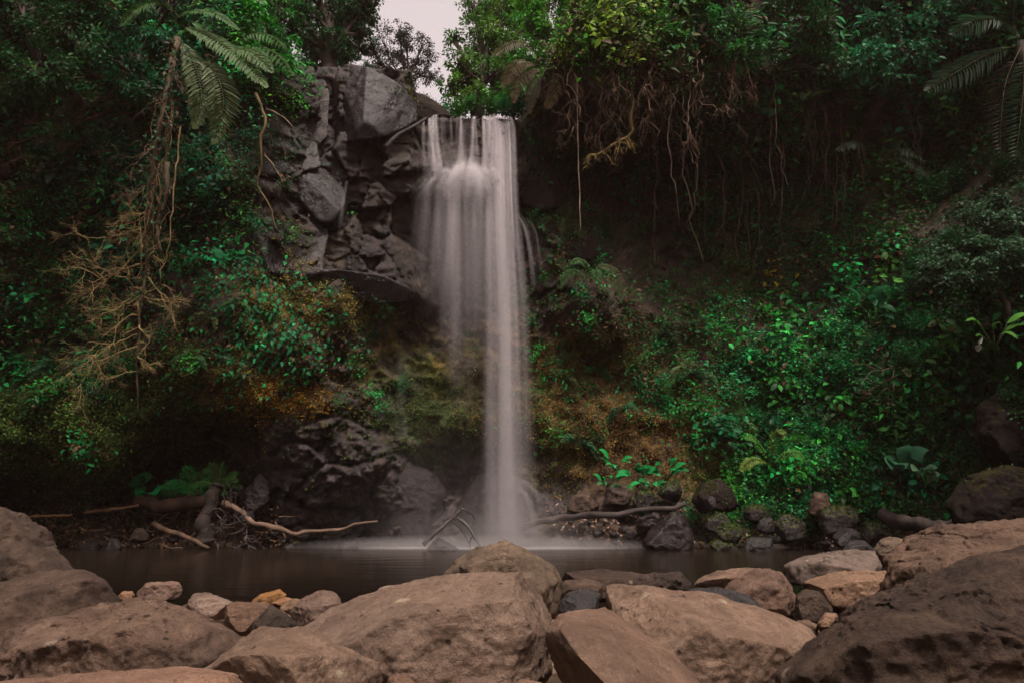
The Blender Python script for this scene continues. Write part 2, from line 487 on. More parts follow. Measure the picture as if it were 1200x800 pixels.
for k, (c, L) in enumerate(cl):
    w = np.clip(blob(PX + 22 * fbm(SP3 * .7, 3, 70 + k), PY + 22 * fbm(SP3 * .7, 3, 80 + k), L), 0, 1.4) * np.clip(.75 + 1.1 * fbm(SP3 * 1.6, 4, 90 + k), .03, 2)
    w = w ** 2
    num += w[..., None] * np.array(c)
    den += w
CC = num / den[..., None] * np.clip(1 + .7 * NW2 + .25 * NW, .25, 2.2)[..., None]
WET = np.clip(blob(PX, PY, [(420, 200, 100, 120, 1.3), (440, 320, 80, 50, 1.2), (400, 540, 90, 110, .8), (540, 250, 60, 130, 1), (520, 600, 120, 50, .8), (630, 250, 40, 80, .9)]) * (.7 + .8 * NW), 0, 1)
CC = np.concatenate([CC, 1 - WET[..., None]], -1)
# the plateau behind the rim
back = [(.25, .05), (.7, .1), (1.5, .2), (3, .45), (6, .8), (12, 1.4), (25, 2.6), (60, 5)]
vs, cs = [SP3], [CC]
for dy, dz in back:
    r = SP3[-1:].copy()
    r[..., 1] += dy
    r[..., 0] *= 1 + dy / 60
    r[..., 2] += dz + .12 * fbm(r, 2, 99)
    vs.append(r)
    cs.append(np.ones(r.shape[:-1] + (4,)) * (.04, .04, .018, 1))
SV, SC = np.concatenate(vs), np.concatenate(cs)
nr, ncol = SV.shape[:2]
idx = np.arange(nr * ncol).reshape(nr, ncol)
q = np.stack([idx[:-1, :-1], idx[:-1, 1:], idx[1:, 1:], idx[1:, :-1]], -1).reshape(-1, 4)
tag(MB().add(SV, [q], SC.reshape(-1, 4)).build('cliff', M['cliff']), kind='structure')

def on_cliff(px, py, out=0.0):
    """point of the cliff at (px, py), moved `out` metres towards the open gorge"""
    px, py = np.asarray(px, float), np.asarray(py, float)
    Y, _, _ = surface(px, py)
    return W(px, py, Y - out)

# ------------------------------------------------------------------ the ground sheet and the pool
gx = np.concatenate([np.linspace(-120, -24, 16), np.arange(-22, 22.1, .4), np.linspace(24, 120, 16)])
gy = np.concatenate([np.linspace(-120, -22, 16), np.arange(-20, 0, .8), np.arange(0, 24.1, .3), np.linspace(26, 140, 14)])
GX, GY = np.meshgrid(gx, gy)
GP = np.stack([GX, GY, np.zeros_like(GX)], -1)
half = np.interp(GY, [-120, -20, 8, 12, 24, 140], [16, 12, 11, 16, 40, 200])
bank = np.clip((np.abs(GX) - half) / 14, 0, 3)
GZ = np.interp(GY, [-120, 0, 6, 8.5, 11, 14, 18, 24], [.3, .16, .1, 0, -.35, -.8, -.8, -.4])
GZ = GZ + bank ** 1.3 * 13 + .12 * fbm(GP * .9, 3, 200) + .05 * fbm(GP * 3, 3, 210) + bank.clip(0, 1) * 2 * fbm(GP * .15, 3, 220)
GP[..., 2] = GZ
gcol = np.where(bank[..., None] > .05, np.array([.03, .04, .016]), np.array([.14, .095, .065])) * np.clip(1 + .5 * fbm(GP * 4, 4, 230), .4, 2)[..., None]
idx = np.arange(GX.size).reshape(GX.shape)
q = np.stack([idx[:-1, :-1], idx[:-1, 1:], idx[1:, 1:], idx[1:, :-1]], -1).reshape(-1, 4)
M['ground'] = attr_mat('gravelly_ground', .9, .2, 0, .55, 7, .9, .06)
tag(MB().add(GP, [q], gcol.reshape(-1, 3)).build('ground', M['ground']), kind='structure')

m, nt, out = new_mat('pool_water')
g = G(nt)
geo = g.node('ShaderNodeNewGeometry')
mp = g.node('ShaderNodeMapping')
mp.inputs['Scale'].default_value = (.35, 1.6, 1)
g.set(mp, 'Vector', geo.outputs['Position'])
rip = g.noise(mp.outputs[0], 1.6, 3, .5)
rip2 = g.noise(mp.outputs[0], 6, 3, .5)
nrm = g.bump(g.math('ADD', rip, g.math('MULTIPLY', rip2, .12)), .25, .05)
tr = g.node('ShaderNodeBsdfTransparent'); tr.inputs[0].default_value = (.3, .19, .1, 1)
df = g.node('ShaderNodeBsdfDiffuse'); df.inputs[0].default_value = (.012, .0085, .006, 1)
body = g.node('ShaderNodeMixShader'); 
sepw = g.node('ShaderNodeSeparateXYZ'); g.set(sepw, 0, geo.outputs['Position'])
deep = g.node('ShaderNodeMapRange'); g.set(deep, 'Value', sepw.outputs[1])
deep.inputs[1].default_value, deep.inputs[2].default_value, deep.inputs[3].default_value, deep.inputs[4].default_value = 8.0, 15.0, .1, .97
g.set(body, 0, deep.outputs[0])
nt.links.new(tr.outputs[0], body.inputs[1]); nt.links.new(df.outputs[0], body.inputs[2])
gl = g.node('ShaderNodeBsdfGlossy'); gl.inputs['Roughness'].default_value = .12
gl.inputs['Color'].default_value = (.9, .85, .82, 1)
g.set(gl, 'Normal', nrm)
fr = g.node('ShaderNodeFresnel'); fr.inputs[0].default_value = 1.33; g.set(fr, 'Normal', nrm)
surf = g.node('ShaderNodeMixShader')
g.set(surf, 0, g.math('MULTIPLY', fr.outputs[0], .75))
nt.links.new(body.outputs[0], surf.inputs[1]); nt.links.new(gl.outputs[0], surf.inputs[2])
# white churned water round the foot of the fall
FALL = W(596, 640, 20.9)
dv = g.node('ShaderNodeVectorMath', operation='SUBTRACT')
g.set(dv, 0, geo.outputs['Position']); dv.inputs[1].default_value = (FALL[0] - .6, FALL[1] + .1, 0)
sc_ = g.node('ShaderNodeVectorMath', operation='MULTIPLY')
g.set(sc_, 0, dv.outputs[0]); sc_.inputs[1].default_value = (.2, .8, 1)
ln = g.node('ShaderNodeVectorMath', operation='LENGTH'); g.set(ln, 0, sc_.outputs[0])
fo = g.math('ADD', ln.outputs['Value'], g.math('MULTIPLY', g.math('SUBTRACT', rip, .5), .35))
fo = g.ramp(fo, [(0, .8), (.28, .5), (.6, .16), (.95, 0)])
fd = g.node('ShaderNodeBsdfDiffuse'); fd.inputs[0].default_value = (.72, .68, .68, 1)
fm = g.node('ShaderNodeMixShader'); g.set(fm, 0, fo)
nt.links.new(surf.outputs[0], fm.inputs[1]); nt.links.new(fd.outputs[0], fm.inputs[2])
nt.links.new(fm.outputs[0], out.inputs[0])
M['water'] = m
wx, wy = np.meshgrid(np.linspace(-26, 26, 60), np.linspace(5.5, 25.5, 40))
wp = np.stack([wx, wy, 0 * wx], -1)
idx = np.arange(wx.size).reshape(wx.shape)
q = np.stack([idx[:-1, :-1], idx[:-1, 1:], idx[1:, 1:], idx[1:, :-1]], -1).reshape(-1, 4)
tag(MB().add(wp, [q]).build('water', M['water']), kind='structure')

# ------------------------------------------------------------------ stones
_ico = {}
def ico(sub):
    if sub not in _ico:
        bm = bmesh.new()
        bmesh.ops.create_icosphere(bm, subdivisions=sub, radius=1)
        bm.verts.ensure_lookup_table()
        _ico[sub] = (np.array([v.co[:] for v in bm.verts]), np.array([[v.index for v in f.verts] for f in bm.faces]))
        bm.free()
    return _ico[sub]

def hull_planes(pts):
    bm = bmesh.new()
    for p in pts:
        bm.verts.new([float(x) for x in p])
    bmesh.ops.convex_hull(bm, input=bm.verts)
    bm.normal_update()
    cen = np.mean(pts, 0)
    n, d = [], []
    for f in bm.faces:
        nn = np.array(f.normal[:])
        dd = nn @ (np.array(f.verts[0].co[:]) - cen)
        if dd < 0:
            nn, dd = -nn, -dd
        if f.calc_area() > 1e-7:
            n.append(nn); d.append(max(dd, .01))
    bm.free()
    return cen, np.array(n), np.array(d)

def stone_mesh(pts, sub=5, p=14, rough=.05, seed=0, cracks=.0, chips=9, grit=1.0):
    """a solid from the hull of pts with worn edges and a broken surface"""
    cen, n, d = hull_planes(np.asarray(pts, float))
    v, f = ico(sub)
    k = np.clip(v @ n.T, 0, None) / d
    r = ((k ** p).sum(1)) ** (-1 / p)
    size = np.median(r)
    rg = np.random.default_rng(seed + 77)
    P = v * r[:, None]
    # chips and broken planes struck off the hull
    for c in range(chips):
        nn = unit(rg.normal(size=3) * (1, 1, .8))
        h = P @ nn
        lim = h.max() * rg.uniform(.74, .95)
        over = np.clip(h - lim, 0, None)
        P = P - nn * (over * .97)[:, None]
    q = P / size + seed * 11.3
    dsp = .8 * fbm(q * 1.1, 5, seed, .55) + .55 * (ridged(q * (1.5, 1.5, 2.6), 4, seed + 9) - .3) + .5 * fbm(q * 4.5, 4, seed + 3, .6)
    if cracks:
        w1, w2, wv = worley(q * 1.3, seed + 5)
        dsp = dsp + cracks * (1.6 * (wv - .5) - 1.2 * np.exp(-((w2 - w1) / .07) ** 2))
    P = P + v * (dsp * rough * size)[:, None]
    if sub >= 7:      # hand sized pits, chips and grain on the nearest stones
        w1, w2, wv = worley(q * 4.5, seed + 31)
        P = P - v * (size * .03 * np.exp(-(w1 / .16) ** 2) * (wv > .84))[:, None]
        w1, w2, wv = worley(q * 11 + .3 * fbm(q * 6, 2, 4)[:, None], seed + 41)
        P = P - v * (size * .012 * np.exp(-(w1 / .22) ** 2) * (wv > .7))[:, None]
        w1, w2, wv = worley(q * 1.1 + .35 * np.stack([fbm(q * 2, 3, 14 + a) for a in range(3)], -1), seed + 51)
        P = P + v * (size * grit * (.05 * (wv - .5) - .03 * np.exp(-((w2 - w1) / .025) ** 2)))[:, None]
        P = P + v * (size * (.004 + .006 * grit) * fbm(q * 14, 4, seed + 61, .65))[:, None]
    return cen, P, f

def ground_origin(cen, P):
    return np.array([cen[0], cen[1], cen[2] + P[:, 2].min()])

def stone(name, label, cat, outline, Y, T, mat, sub=5, p=14, rough=.05, seed=0, front=.62, shift=(0, .12), cracks=0., chips=9, group=None, grow=1.0, grit=1.0):
    """outline (photograph pixels) at depth Y gives the stone's real profile; T is its thickness in metres"""
    o = np.array([q[:2] for q in outline], float)
    c = o.mean(0)
    o = c + (o - c) * grow
    lo = o[:, 1].max() - o[:, 1].min()
    rg = np.random.default_rng(seed)
    fr = c + (o - c) * (front + rg.uniform(-.12, .12, (len(o), 1))) + np.array(shift) * lo
    bk = c + (o - c) * .7
    pts = np.concatenate([W(o[:, 0], o[:, 1], Y), W(fr[:, 0], fr[:, 1], Y - T * .5 + rg.uniform(-.22, .22, len(o)) * T * (front > .8)), W(bk[:, 0], bk[:, 1], Y + T * .5)])
    if len(outline[0]) == 3:
        pts = [W(*q) for q in outline]
    cen, P, f = stone_mesh(pts, sub, p, rough, seed, cracks, chips, grit)
    og = ground_origin(cen, P)
    ob = MB().add(P + cen - og, [f]).build(name, mat)
    ob.location = [float(x) for x in og]
    return tag(ob, label, cat, group)
# ------------------------------------------------------------------ boulders on the near bank
BW, BB, BD = M['warm'], M['brown'], M['dark']
for i, (lab, outl, Y, T, mt, kw) in enumerate([
    ('tall dark brown boulder at the left edge beside the pool', [(-90, 610), (-40, 592), (0, 594), (22, 606), (48, 634), (70, 652), (100, 672), (112, 720), (-60, 740)], 8.2, 1.6, BB, dict(p=16, rough=.06)),
    ('flat topped brown boulder in front of the tall dark one at the left edge', [(-70, 700), (0, 687), (55, 673), (96, 670), (124, 682), (142, 704), (125, 750), (-60, 790)], 6.2, 1.5, M['tan'], dict(p=14, cracks=.12)),
    ('long ridged brown boulder sloping down to the lower left corner', [(-80, 775), (0, 754), (62, 731), (122, 708), (182, 693), (216, 697), (252, 718), (288, 742), (310, 790), (200, 850), (-80, 850)], 4.5, 1.5, M['tan'], dict(p=16, sub=6, rough=.055, cracks=.08)),
    ('low pale slab along the bottom left edge under the ridged boulder', [(-80, 812), (20, 796), (120, 788), (215, 782), (268, 790), (300, 815), (280, 860), (-80, 860)], 3.1, .9, BW, dict(p=18)),
    ('smooth tan boulder bulging up left of the big central boulder', [(205, 790), (258, 748), (318, 735), (362, 735), (402, 757), (442, 778), (462, 808), (430, 860), (220, 860)], 3.6, 1.1, BW, dict(p=12, sub=6, rough=.04)),
    ('small dark wedge shaped rock between two tan rocks', [(294, 742), (300, 728), (318, 711), (338, 722), (352, 742), (330, 760)], 4.7, .4, BB, dict(p=18)),
    ('tilted rounded tan rock beside the dark wedge at the pool', [(335, 720), (352, 703), (376, 691), (398, 694), (407, 706), (402, 722), (370, 748), (338, 748)], 5.4, .6, BW, dict(p=10, rough=.045)),
    ('pale flat rock near the pool with a smaller one leaning on it', [(262, 712), (278, 706), (312, 706), (322, 716), (318, 740), (270, 745)], 5.9, .6, BW, dict(p=12)),
    ('low rounded tan rock behind the ridge of the long boulder', [(216, 702), (228, 695), (255, 694), (274, 704), (276, 722), (222, 730)], 6.6, .6, BW, dict(p=10)),
    ('small peanut shaped rock alone at the left water edge', [(155, 698), (164, 684), (182, 681), (196, 685), (209, 682), (212, 692), (206, 702), (160, 706)], 9.0, .5, BW, dict(p=9)),
    ('tiny orange stone left of the peanut shaped rock', [(137, 700), (141, 693), (155, 692), (158, 698), (152, 704), (140, 704)], 9.0, .2, 'orange', dict(sub=4)),
    ('tilted orange brown slab at the water edge among tan rocks', [(292, 702), (305, 696), (326, 690), (335, 697), (336, 706), (316, 710)], 8.4, .4, 'orange', dict(sub=4, p=20)),
    ('small orange stone in shallow water beside the orange slab', [(318, 706), (334, 700), (348, 702), (352, 708), (330, 712)], 8.0, .3, 'orange', dict(sub=4)),
    ('flat tan stone between the orange slab and the tilted rock', [(328, 712), (342, 701), (352, 702), (356, 712), (345, 722)], 7.2, .4, BW, dict(sub=4)),
    ('huge tan central boulder with a pitted face and a humped left shoulder', [(352, 742), (392, 716), (438, 696), (456, 689), (478, 696), (522, 681), (582, 673), (622, 672), (647, 685), (657, 712), (652, 752), (640, 830), (470, 850), (425, 790)], 4.3, 1.5, BW, dict(p=16, sub=6, rough=.035)),
    ('round mottled boulder resting behind the huge central boulder', [(518, 682), (526, 664), (545, 651), (572, 640), (594, 638), (618, 646), (646, 657), (654, 678), (650, 720), (540, 730)], 5.7, 1.0, 'mottle', dict(p=9, rough=.04)),
    ('angular tan boulder with a dark broken left face at the bottom', [(655, 718, 3.6), (690, 712, 4.0), (716, 713, 4.0), (748, 736, 3.8), (790, 764, 3.6), (850, 830, 3.3), (638, 740, 3.35), (664, 736, 3.1), (702, 766, 2.85), (738, 830, 2.6), (760, 870, 2.55), (648, 800, 3.5), (690, 850, 3.3), (640, 760, 3.5), (900, 880, 3.2), (700, 740, 4.4)], 3.2, .9, BW, dict(p=34, sub=6, rough=.022)),
    ('broad smooth tan slab right of the angular boulder', [(684, 712), (702, 690), (732, 684), (764, 690), (802, 697), (852, 701), (892, 714), (946, 738), (960, 800), (900, 860), (760, 850), (700, 760)], 4.5, 1.6, BW, dict(p=14, sub=6, rough=.03)),
    ('big dark boulder filling the lower right corner', [(895, 815), (940, 762), (986, 722), (1042, 692), (1102, 668), (1210, 642), (1330, 640), (1330, 860), (900, 870)], 3.1, 1.2, BB, dict(p=14, sub=6, rough=.05, cracks=.06)),
    ('large cracked brown boulder behind the dark one at the right edge', [(1022, 708), (1040, 662), (1060, 636), (1092, 619), (1142, 611), (1200, 606), (1330, 600), (1330, 780), (1040, 780)], 4.7, 1.5, M['tan'], dict(p=13, sub=6, rough=.045, cracks=.08)),
    ('rounded pitted boulder above the smooth slab on the right', [(842, 700), (858, 680), (880, 668), (905, 667), (925, 676), (934, 696), (930, 722), (912, 728), (870, 720)], 7.6, .9, BW, dict(p=9, rough=.05)),
    ('low tan rock touching the rounded pitted boulder on its left', [(812, 690), (818, 678), (845, 668), (875, 664), (894, 668), (890, 690), (820, 700)], 8.3, .8, BW, dict(p=9)),
    ('dark flaky flat rock under the rounded pitted boulder', [(798, 698), (818, 689), (852, 690), (884, 702), (900, 718), (880, 735), (815, 722)], 6.6, .7, BD, dict(p=16, cracks=.2)),
    ('small dark hollowed rock by the water right of the flat ledge', [(736, 690), (744, 677), (764, 671), (795, 671), (812, 684), (806, 698), (760, 702)], 7.8, .6, BB, dict(p=9, rough=.07)),
    ('long flat ledge of rock at the water edge behind the huge boulder', [(650, 680), (662, 671), (700, 668), (760, 672), (772, 690), (740, 704), (655, 700)], 9.2, 1.2, BB, dict(p=18)),
    ('low mottled rock on the flat ledge beside the round boulder', [(654, 692), (662, 681), (690, 678), (706, 684), (704, 702), (658, 706)], 7.6, .6, BB, dict(p=12)),
    ('dark layered rock wedged right of the huge central boulder', [(654, 710), (666, 696), (690, 690), (702, 696), (698, 724), (660, 728)], 6.6, .6, BD, dict(p=16, cracks=.2)),
    ('rounded brown rock below the grooved rock on the right', [(930, 700), (944, 689), (958, 692), (974, 708), (976, 726), (930, 732)], 7.2, .5, BB, dict(p=8)),
    ('grooved tan rock beside the cracked boulder on the right', [(934, 690), (952, 677), (992, 670), (1042, 668), (1056, 680), (1044, 712), (1000, 716), (952, 704)], 8.3, .9, BW, dict(p=11, rough=.06)),
    ('long pale lichen spotted rock at the right water edge', [(908, 672), (918, 660), (945, 649), (988, 643), (1030, 646), (1044, 664), (1030, 684), (930, 684)], 11.0, 1.4, 'pale', dict(p=12, rough=.05)),
    ('round tan rock perched at the end of the long pale rock', [(1022, 645), (1032, 632), (1050, 628), (1068, 632), (1074, 644), (1064, 664), (1032, 664)], 11.4, .7, 'mottle', dict(p=8)),
    ('small pinkish stone in the gap below the grooved rock', [(958, 728), (968, 718), (980, 718), (984, 730), (976, 742), (960, 740)], 5.8, .25, BW, dict(sub=4)),
    ('flat pebble wedged under the rounded brown rock', [(928, 730), (944, 726), (960, 732), (956, 744), (930, 744)], 5.9, .3, BW, dict(sub=4)),
    ('small stone at the bottom edge left of the central boulder', [(452, 800), (458, 790), (474, 790), (486, 800), (484, 820), (455, 820)], 3.0, .14, BW, dict(sub=4)),
    ('flat stone at the bottom edge under the huge central boulder', [(530, 806), (545, 795), (570, 795), (590, 804), (580, 825), (535, 825)], 2.9, .2, BW, dict(sub=4)),
    ('reddish stone at the bottom edge left of the angular boulder', [(596, 806), (612, 796), (632, 797), (642, 808), (636, 826), (600, 826)], 2.9, .16, BW, dict(sub=4)),
]):
    if isinstance(mt, str) and mt not in M:
        M['orange'] = rock_mat('orange_stained_stone', (.22, .1, .035), (.12, .055, .02), (.27, .15, .07), .6, .35)
        M['mottle'] = rock_mat('mottled_stone', (.15, .098, .062), (.05, .034, .024), (.24, .165, .105), .85, .2, sc=1.3, bump=1.2)
        M['pale'] = rock_mat('pale_spotted_stone', (.14, .097, .074), (.07, .048, .037), (.23, .17, .135), .8, .25, lichen=.95, sc=.9)
    mt = M[mt] if isinstance(mt, str) else mt
    kw['sub'] = max(5, kw.get('sub', 6) if T > .45 else 5); kw['p'] = kw.get('p', 14) * 2.4; kw['rough'] = max(kw.get('rough', .05) * 1.3, .03 if len(outl[0]) == 3 else .045 if mt is BW else .062); kw['grow'] = 1.08; kw['chips'] = 14 if len(outl[0]) == 2 else 2
    if Y < 5 and T >= .9:
        kw['sub'] = 7
        kw['grit'] = .2 if mt is BW else .9
    stone('boulder' if T > .45 else 'stone', lab, 'boulder' if T > .45 else 'stone', outl, Y, T, mt, seed=300 + i, **kw)

# cobbles filling the gaps of the near bank
protos = []
for k in range(6):
    pts = unit(rng.normal(size=(14, 3))) * (1, .8, .62)
    cen, P, f = stone_mesh(pts, 4, 9, .05, 500 + k)
    P[:, 2] -= P[:, 2].min() + .12
    protos.append(MB().add(P, [f]).mesh('cobble', [M['warm'], M['brown'], M['mottle']][k % 3]))
n = 0
for k in range(230):
    y = rng.uniform(3.0, 9.3)
    x = rng.uniform(-.78, .78) * y if k < 150 else rng.choice([-1, 1]) * rng.uniform(.8, 1.5) * y
    s = rng.uniform(.05, .16) * (1 + .06 * y)
    o = bpy.data.objects.new('cobble', protos[k % 6])
    C.objects.link(o)
    o.location = (x, y, float(np.interp(y, [0, 6, 8.5, 11], [.17, .1, 0, -.3])))
    o.rotation_euler = (rng.uniform(-.3, .3), rng.uniform(-.3, .3), rng.uniform(0, 6.28))
    o.scale = (s, s, s)
    tag(o, 'small tan cobble in a gap between the near boulders', 'stone', 'cobbles between the near boulders')

# ------------------------------------------------------------------ rock blocks of the cliff beside the fall
M['shade'] = rock_mat('shaded_mossy_stone', (.018, .013, .011), (.008, .006, .0055), (.035, .025, .02), .85, .08, moss=.3, moss_col=(.02, .022, .006))  # darker copy of the mossy stone, with shade put into its colour
GR, GL = M['grey'], M['gloss']
for i, (lab, outl, Y, T, mt, kw) in enumerate([
    ('tall pale streaked rock block at the top left of the fall', [(330, 176, 20.60), (335, 105, 21.00), (344, 79, 21.30), (374, 75, 21.40), (386, 110, 21.10), (383, 172, 20.60), (356, 190, 20.50), (340, 90, 22.90), (380, 90, 22.90), (360, 180, 22.50)], 0, 1, M['streak'], dict(p=70, sub=6, rough=.025, cracks=.05)),
    ('big dark folded rock block on the cliff top left of the fall', [(388, 152, 21.10), (388, 96, 21.10), (402, 76, 21.10), (430, 77, 20.60), (426, 162, 20.10), (396, 170, 20.70), (466, 97, 21.10), (492, 124, 21.70), (490, 144, 21.60), (456, 160, 20.80), (400, 80, 22.90), (490, 130, 23.30), (400, 165, 22.50)], 0, 1, GL, dict(p=70, sub=6, rough=.03, cracks=.08)),
    ('brown grey slab leaning under the pale streaked block', [(304, 206, 20.20), (310, 138, 21.00), (338, 145, 21.00), (370, 163, 20.70), (378, 196, 20.20), (340, 206, 19.90), (340, 160, 22.50), (320, 200, 22.00)], 0, 1, GR, dict(p=70, sub=6, rough=.03, cracks=.06)),
    ('smooth rounded glossy boulder lodged below the brown grey slab', [(328, 198), (348, 188), (384, 196), (406, 222), (412, 246), (398, 270), (372, 262), (338, 224)], 20.6, 1.5, GL, dict(p=16, sub=6, rough=.035)),
    ('wide shiny wet slab low on the left of the rock outcrop', [(292, 298, 19.80), (300, 224, 20.60), (330, 234, 20.50), (366, 250, 20.30), (390, 274, 20.20), (390, 318, 19.80), (350, 328, 19.50), (312, 318, 19.50), (345, 250, 22.30), (345, 310, 22.00)], 0, 1, GR, dict(p=60, sub=6, rough=.04, cracks=.08)),
    ('long smooth overhanging lip of wet rock under the outcrop', [(298, 306, 20.10), (345, 320, 19.70), (400, 316, 19.80), (450, 322, 20.10), (484, 338, 20.60), (488, 354, 20.80), (440, 358, 20.50), (395, 342, 20.20), (330, 330, 20.10), (400, 330, 22.30), (480, 345, 22.30), (310, 315, 21.50)], 0, 1, GL, dict(p=50, sub=6, rough=.03, cracks=.05)),
    ('low green topped rock on the cliff edge beside the lip', [(462, 118), (472, 102), (500, 112), (530, 132), (535, 142), (490, 145)], 22.4, 1.2, M['shade'], dict(p=20)),
    ('rounded rock ledge the falling water spreads over', [(484, 216), (500, 200), (540, 194), (578, 200), (592, 216), (588, 232), (530, 240), (494, 234)], 21.2, 1.5, GL, dict(p=14, rough=.06)),
    ('dark wet rock shoulder right of the main column of water', [(598, 205), (612, 186), (640, 184), (660, 210), (664, 246), (636, 252), (604, 240)], 23.3, 1.6, M['shade'], dict(p=50, cracks=.2)),
    ('jutting dark rock under the wet shoulder right of the fall', [(628, 290), (640, 270), (680, 276), (704, 298), (694, 312), (646, 310)], 23.2, 1.4, M['shade'], dict(p=50, cracks=.25)),
    ('smooth grey bulge of rock in the spray left of the fall', [(412, 570), (430, 534), (470, 522), (512, 540), (536, 580), (528, 620), (480, 650), (420, 648)], 22.0, 1.7, M['foot'], dict(p=9, sub=6, rough=.05)),
    ('rounded wet rock directly behind the foot of the fall', [(526, 590), (540, 556), (580, 545), (624, 556), (644, 590), (636, 640), (560, 650), (530, 630)], 22.0, 1.4, M['foot'], dict(p=10, rough=.06)),
]):
    stone('rock_block', lab, 'rock', outl, Y, T, mt, seed=400 + i, chips=6, **kw)

# ------------------------------------------------------------------ stones of the far shore
MO, MF, DK = M['mossy'], M['moss_full'], M['dark']
FAR = [
    ('large angular pale grey rock with a mossy left side at the waterline', [(748, 640), (760, 620), (788, 597), (806, 604), (816, 628), (814, 645), (780, 648)], 20.2, 1.3, GR, dict(p=34, rough=.03)),
    ('grey angular rock behind the left of the large pale rock', [(742, 622), (748, 606), (766, 600), (780, 606), (770, 622), (755, 630)], 20.9, .7, GR, dict(p=30)),
    ('big black rock under the grassy mound right of the fallen log', [(808, 586), (814, 568), (840, 560), (862, 568), (868, 590), (850, 602), (818, 600)], 21.2, 1.0, M['shade'], dict(p=20, cracks=.2)),
    ('small pale faced rock set against the big black rock', [(822, 592), (828, 580), (840, 582), (842, 592), (832, 598)], 20.2, .4, GR, dict(p=24, sub=4)),
    ('green mossy stone between the pale rock and the water', [(836, 618), (848, 612), (866, 614), (874, 626), (866, 638), (842, 634)], 20.0, .7, MF, dict()),
    ('dark mossy stone behind the green mossy stone', [(820, 612), (830, 600), (850, 600), (858, 614), (842, 624), (824, 622)], 20.3, .7, MO, dict()),
    ('low dark stone at the waterline right of the pale rock', [(828, 640), (842, 630), (862, 634), (868, 646), (840, 650)], 19.9, .6, MO, dict()),
    ('flat wet stone at the waterline below the mossy stones', [(866, 640), (880, 628), (905, 630), (918, 642), (900, 650), (872, 650)], 19.8, .7, DK, dict(p=16)),
    ('moss capped round boulder on the right bank', [(906, 620), (912, 604), (930, 600), (944, 612), (944, 630), (920, 636)], 19.8, .9, MO, dict()),
    ('tall brown rock behind the moss capped boulder', [(946, 600), (952, 572), (968, 570), (976, 596), (968, 610)], 20.2, .8, BB, dict(p=14)),
    ('big dark boulder with a lit mossy top on the right bank', [(958, 622), (962, 598), (984, 588), (1006, 592), (1012, 608), (996, 628), (970, 632)], 19.4, 1.0, MO, dict()),
    ('smooth dark stone in front of the big boulder with mossy top', [(972, 632), (980, 620), (1000, 617), (1010, 626), (1008, 640), (980, 642)], 18.8, .7, DK, dict(p=9)),
    ('mossy stone right of the smooth dark stone', [(1008, 628), (1014, 612), (1034, 610), (1044, 622), (1036, 636), (1014, 640)], 18.8, .7, MO, dict()),
    ('dark wet stone touching the end of the long pale rock', [(984, 646), (994, 634), (1016, 632), (1028, 640), (1020, 652)], 17.4, .6, DK, dict(p=9)),
    ('small dark stone left of the moss capped boulder', [(884, 620), (892, 606), (906, 606), (910, 620), (898, 628)], 20.2, .6, DK, dict()),
    ('rough brown rock on the bank above the flat wet stone', [(866, 604), (876, 590), (896, 592), (904, 606), (888, 616)], 20.5, .7, MO, dict()),
    ('brown rock at the foot of the slope below the broad leaved plants', [(700, 590), (708, 572), (730, 566), (742, 580), (736, 594)], 21.7, .8, BB, dict(p=14)),
    ('mossy brown rock right of the broad leaved plants', [(768, 580), (774, 566), (794, 562), (802, 576), (794, 590)], 21.5, .8, MO, dict(p=14)),
    ('brown rock on the slope below the middle of the broad leaved plants', [(738, 592), (746, 574), (764, 572), (772, 586), (760, 598)], 21.6, .7, MO, dict(p=14)),
    ('dark rock left of the broad leaved plants above the log', [(660, 598), (672, 578), (698, 576), (704, 592), (690, 602)], 21.9, .8, BB, dict(p=14)),
    ('large shadowed boulder at the right edge of the slope', [(1142, 508), (1148, 474), (1176, 456), (1215, 450), (1260, 470), (1250, 560), (1160, 560)], 17.1, 1.6, M['shade'], dict(p=12, sub=6)),
    ('low mossy boulder under the large shadowed boulder', [(1108, 604), (1114, 578), (1140, 552), (1180, 540), (1250, 540), (1260, 640), (1120, 636)], 16.2, 1.8, M['shade'], dict(p=12, sub=6)),
    ('fan shaped upright slab of grey rock by the driftwood', [(276, 602), (284, 570), (304, 549), (316, 562), (318, 586), (312, 600), (296, 608)], 20.9, .5, GR, dict(p=34, rough=.02)),
    ('pale flat stone under the fan shaped slab', [(276, 606), (284, 598), (298, 598), (300, 610), (284, 614)], 20.6, .4, GR, dict(p=24, sub=4)),
    ('low dark peaked rock in white water under the forked branch', [(496, 646), (506, 634), (514, 629), (530, 636), (546, 646), (520, 652)], 20.2, .5, DK, dict(p=24)),
    ('dark low stone in the pool left of the forked branch', [(388, 646), (398, 634), (414, 630), (424, 638), (420, 650)], 20.6, .5, DK, dict(sub=4)),
    ('pale wet stone lying at the left waterline', [(82, 644), (92, 636), (112, 635), (122, 642), (110, 648)], 20.2, .4, GR, dict(sub=4, p=20)),
    ('small peaked dark stone at the left waterline', [(120, 644), (126, 630), (136, 628), (146, 642), (134, 650)], 20.2, .4, DK, dict(sub=4, p=24)),
    ('rough brown stone in the litter left of the root heap', [(150, 634), (154, 620), (168, 616), (176, 624), (172, 636)], 20.5, .5, BB, dict(sub=4)),
]
mossy_stones = []
for i, (lab, outl, Y, T, mt, kw) in enumerate(FAR):
    st_ = stone('rock' if T >= .6 else 'stone', lab, 'rock' if T >= .6 else 'stone', outl, Y, T, mt, seed=450 + i, **{**kw, 'p': max(kw.get('p', 14), 34), 'rough': .07, 'chips': 16})
    if mt in (MO, MF, M['shade']):
        mossy_stones.append((st_, 520 if mt is MF else 300))
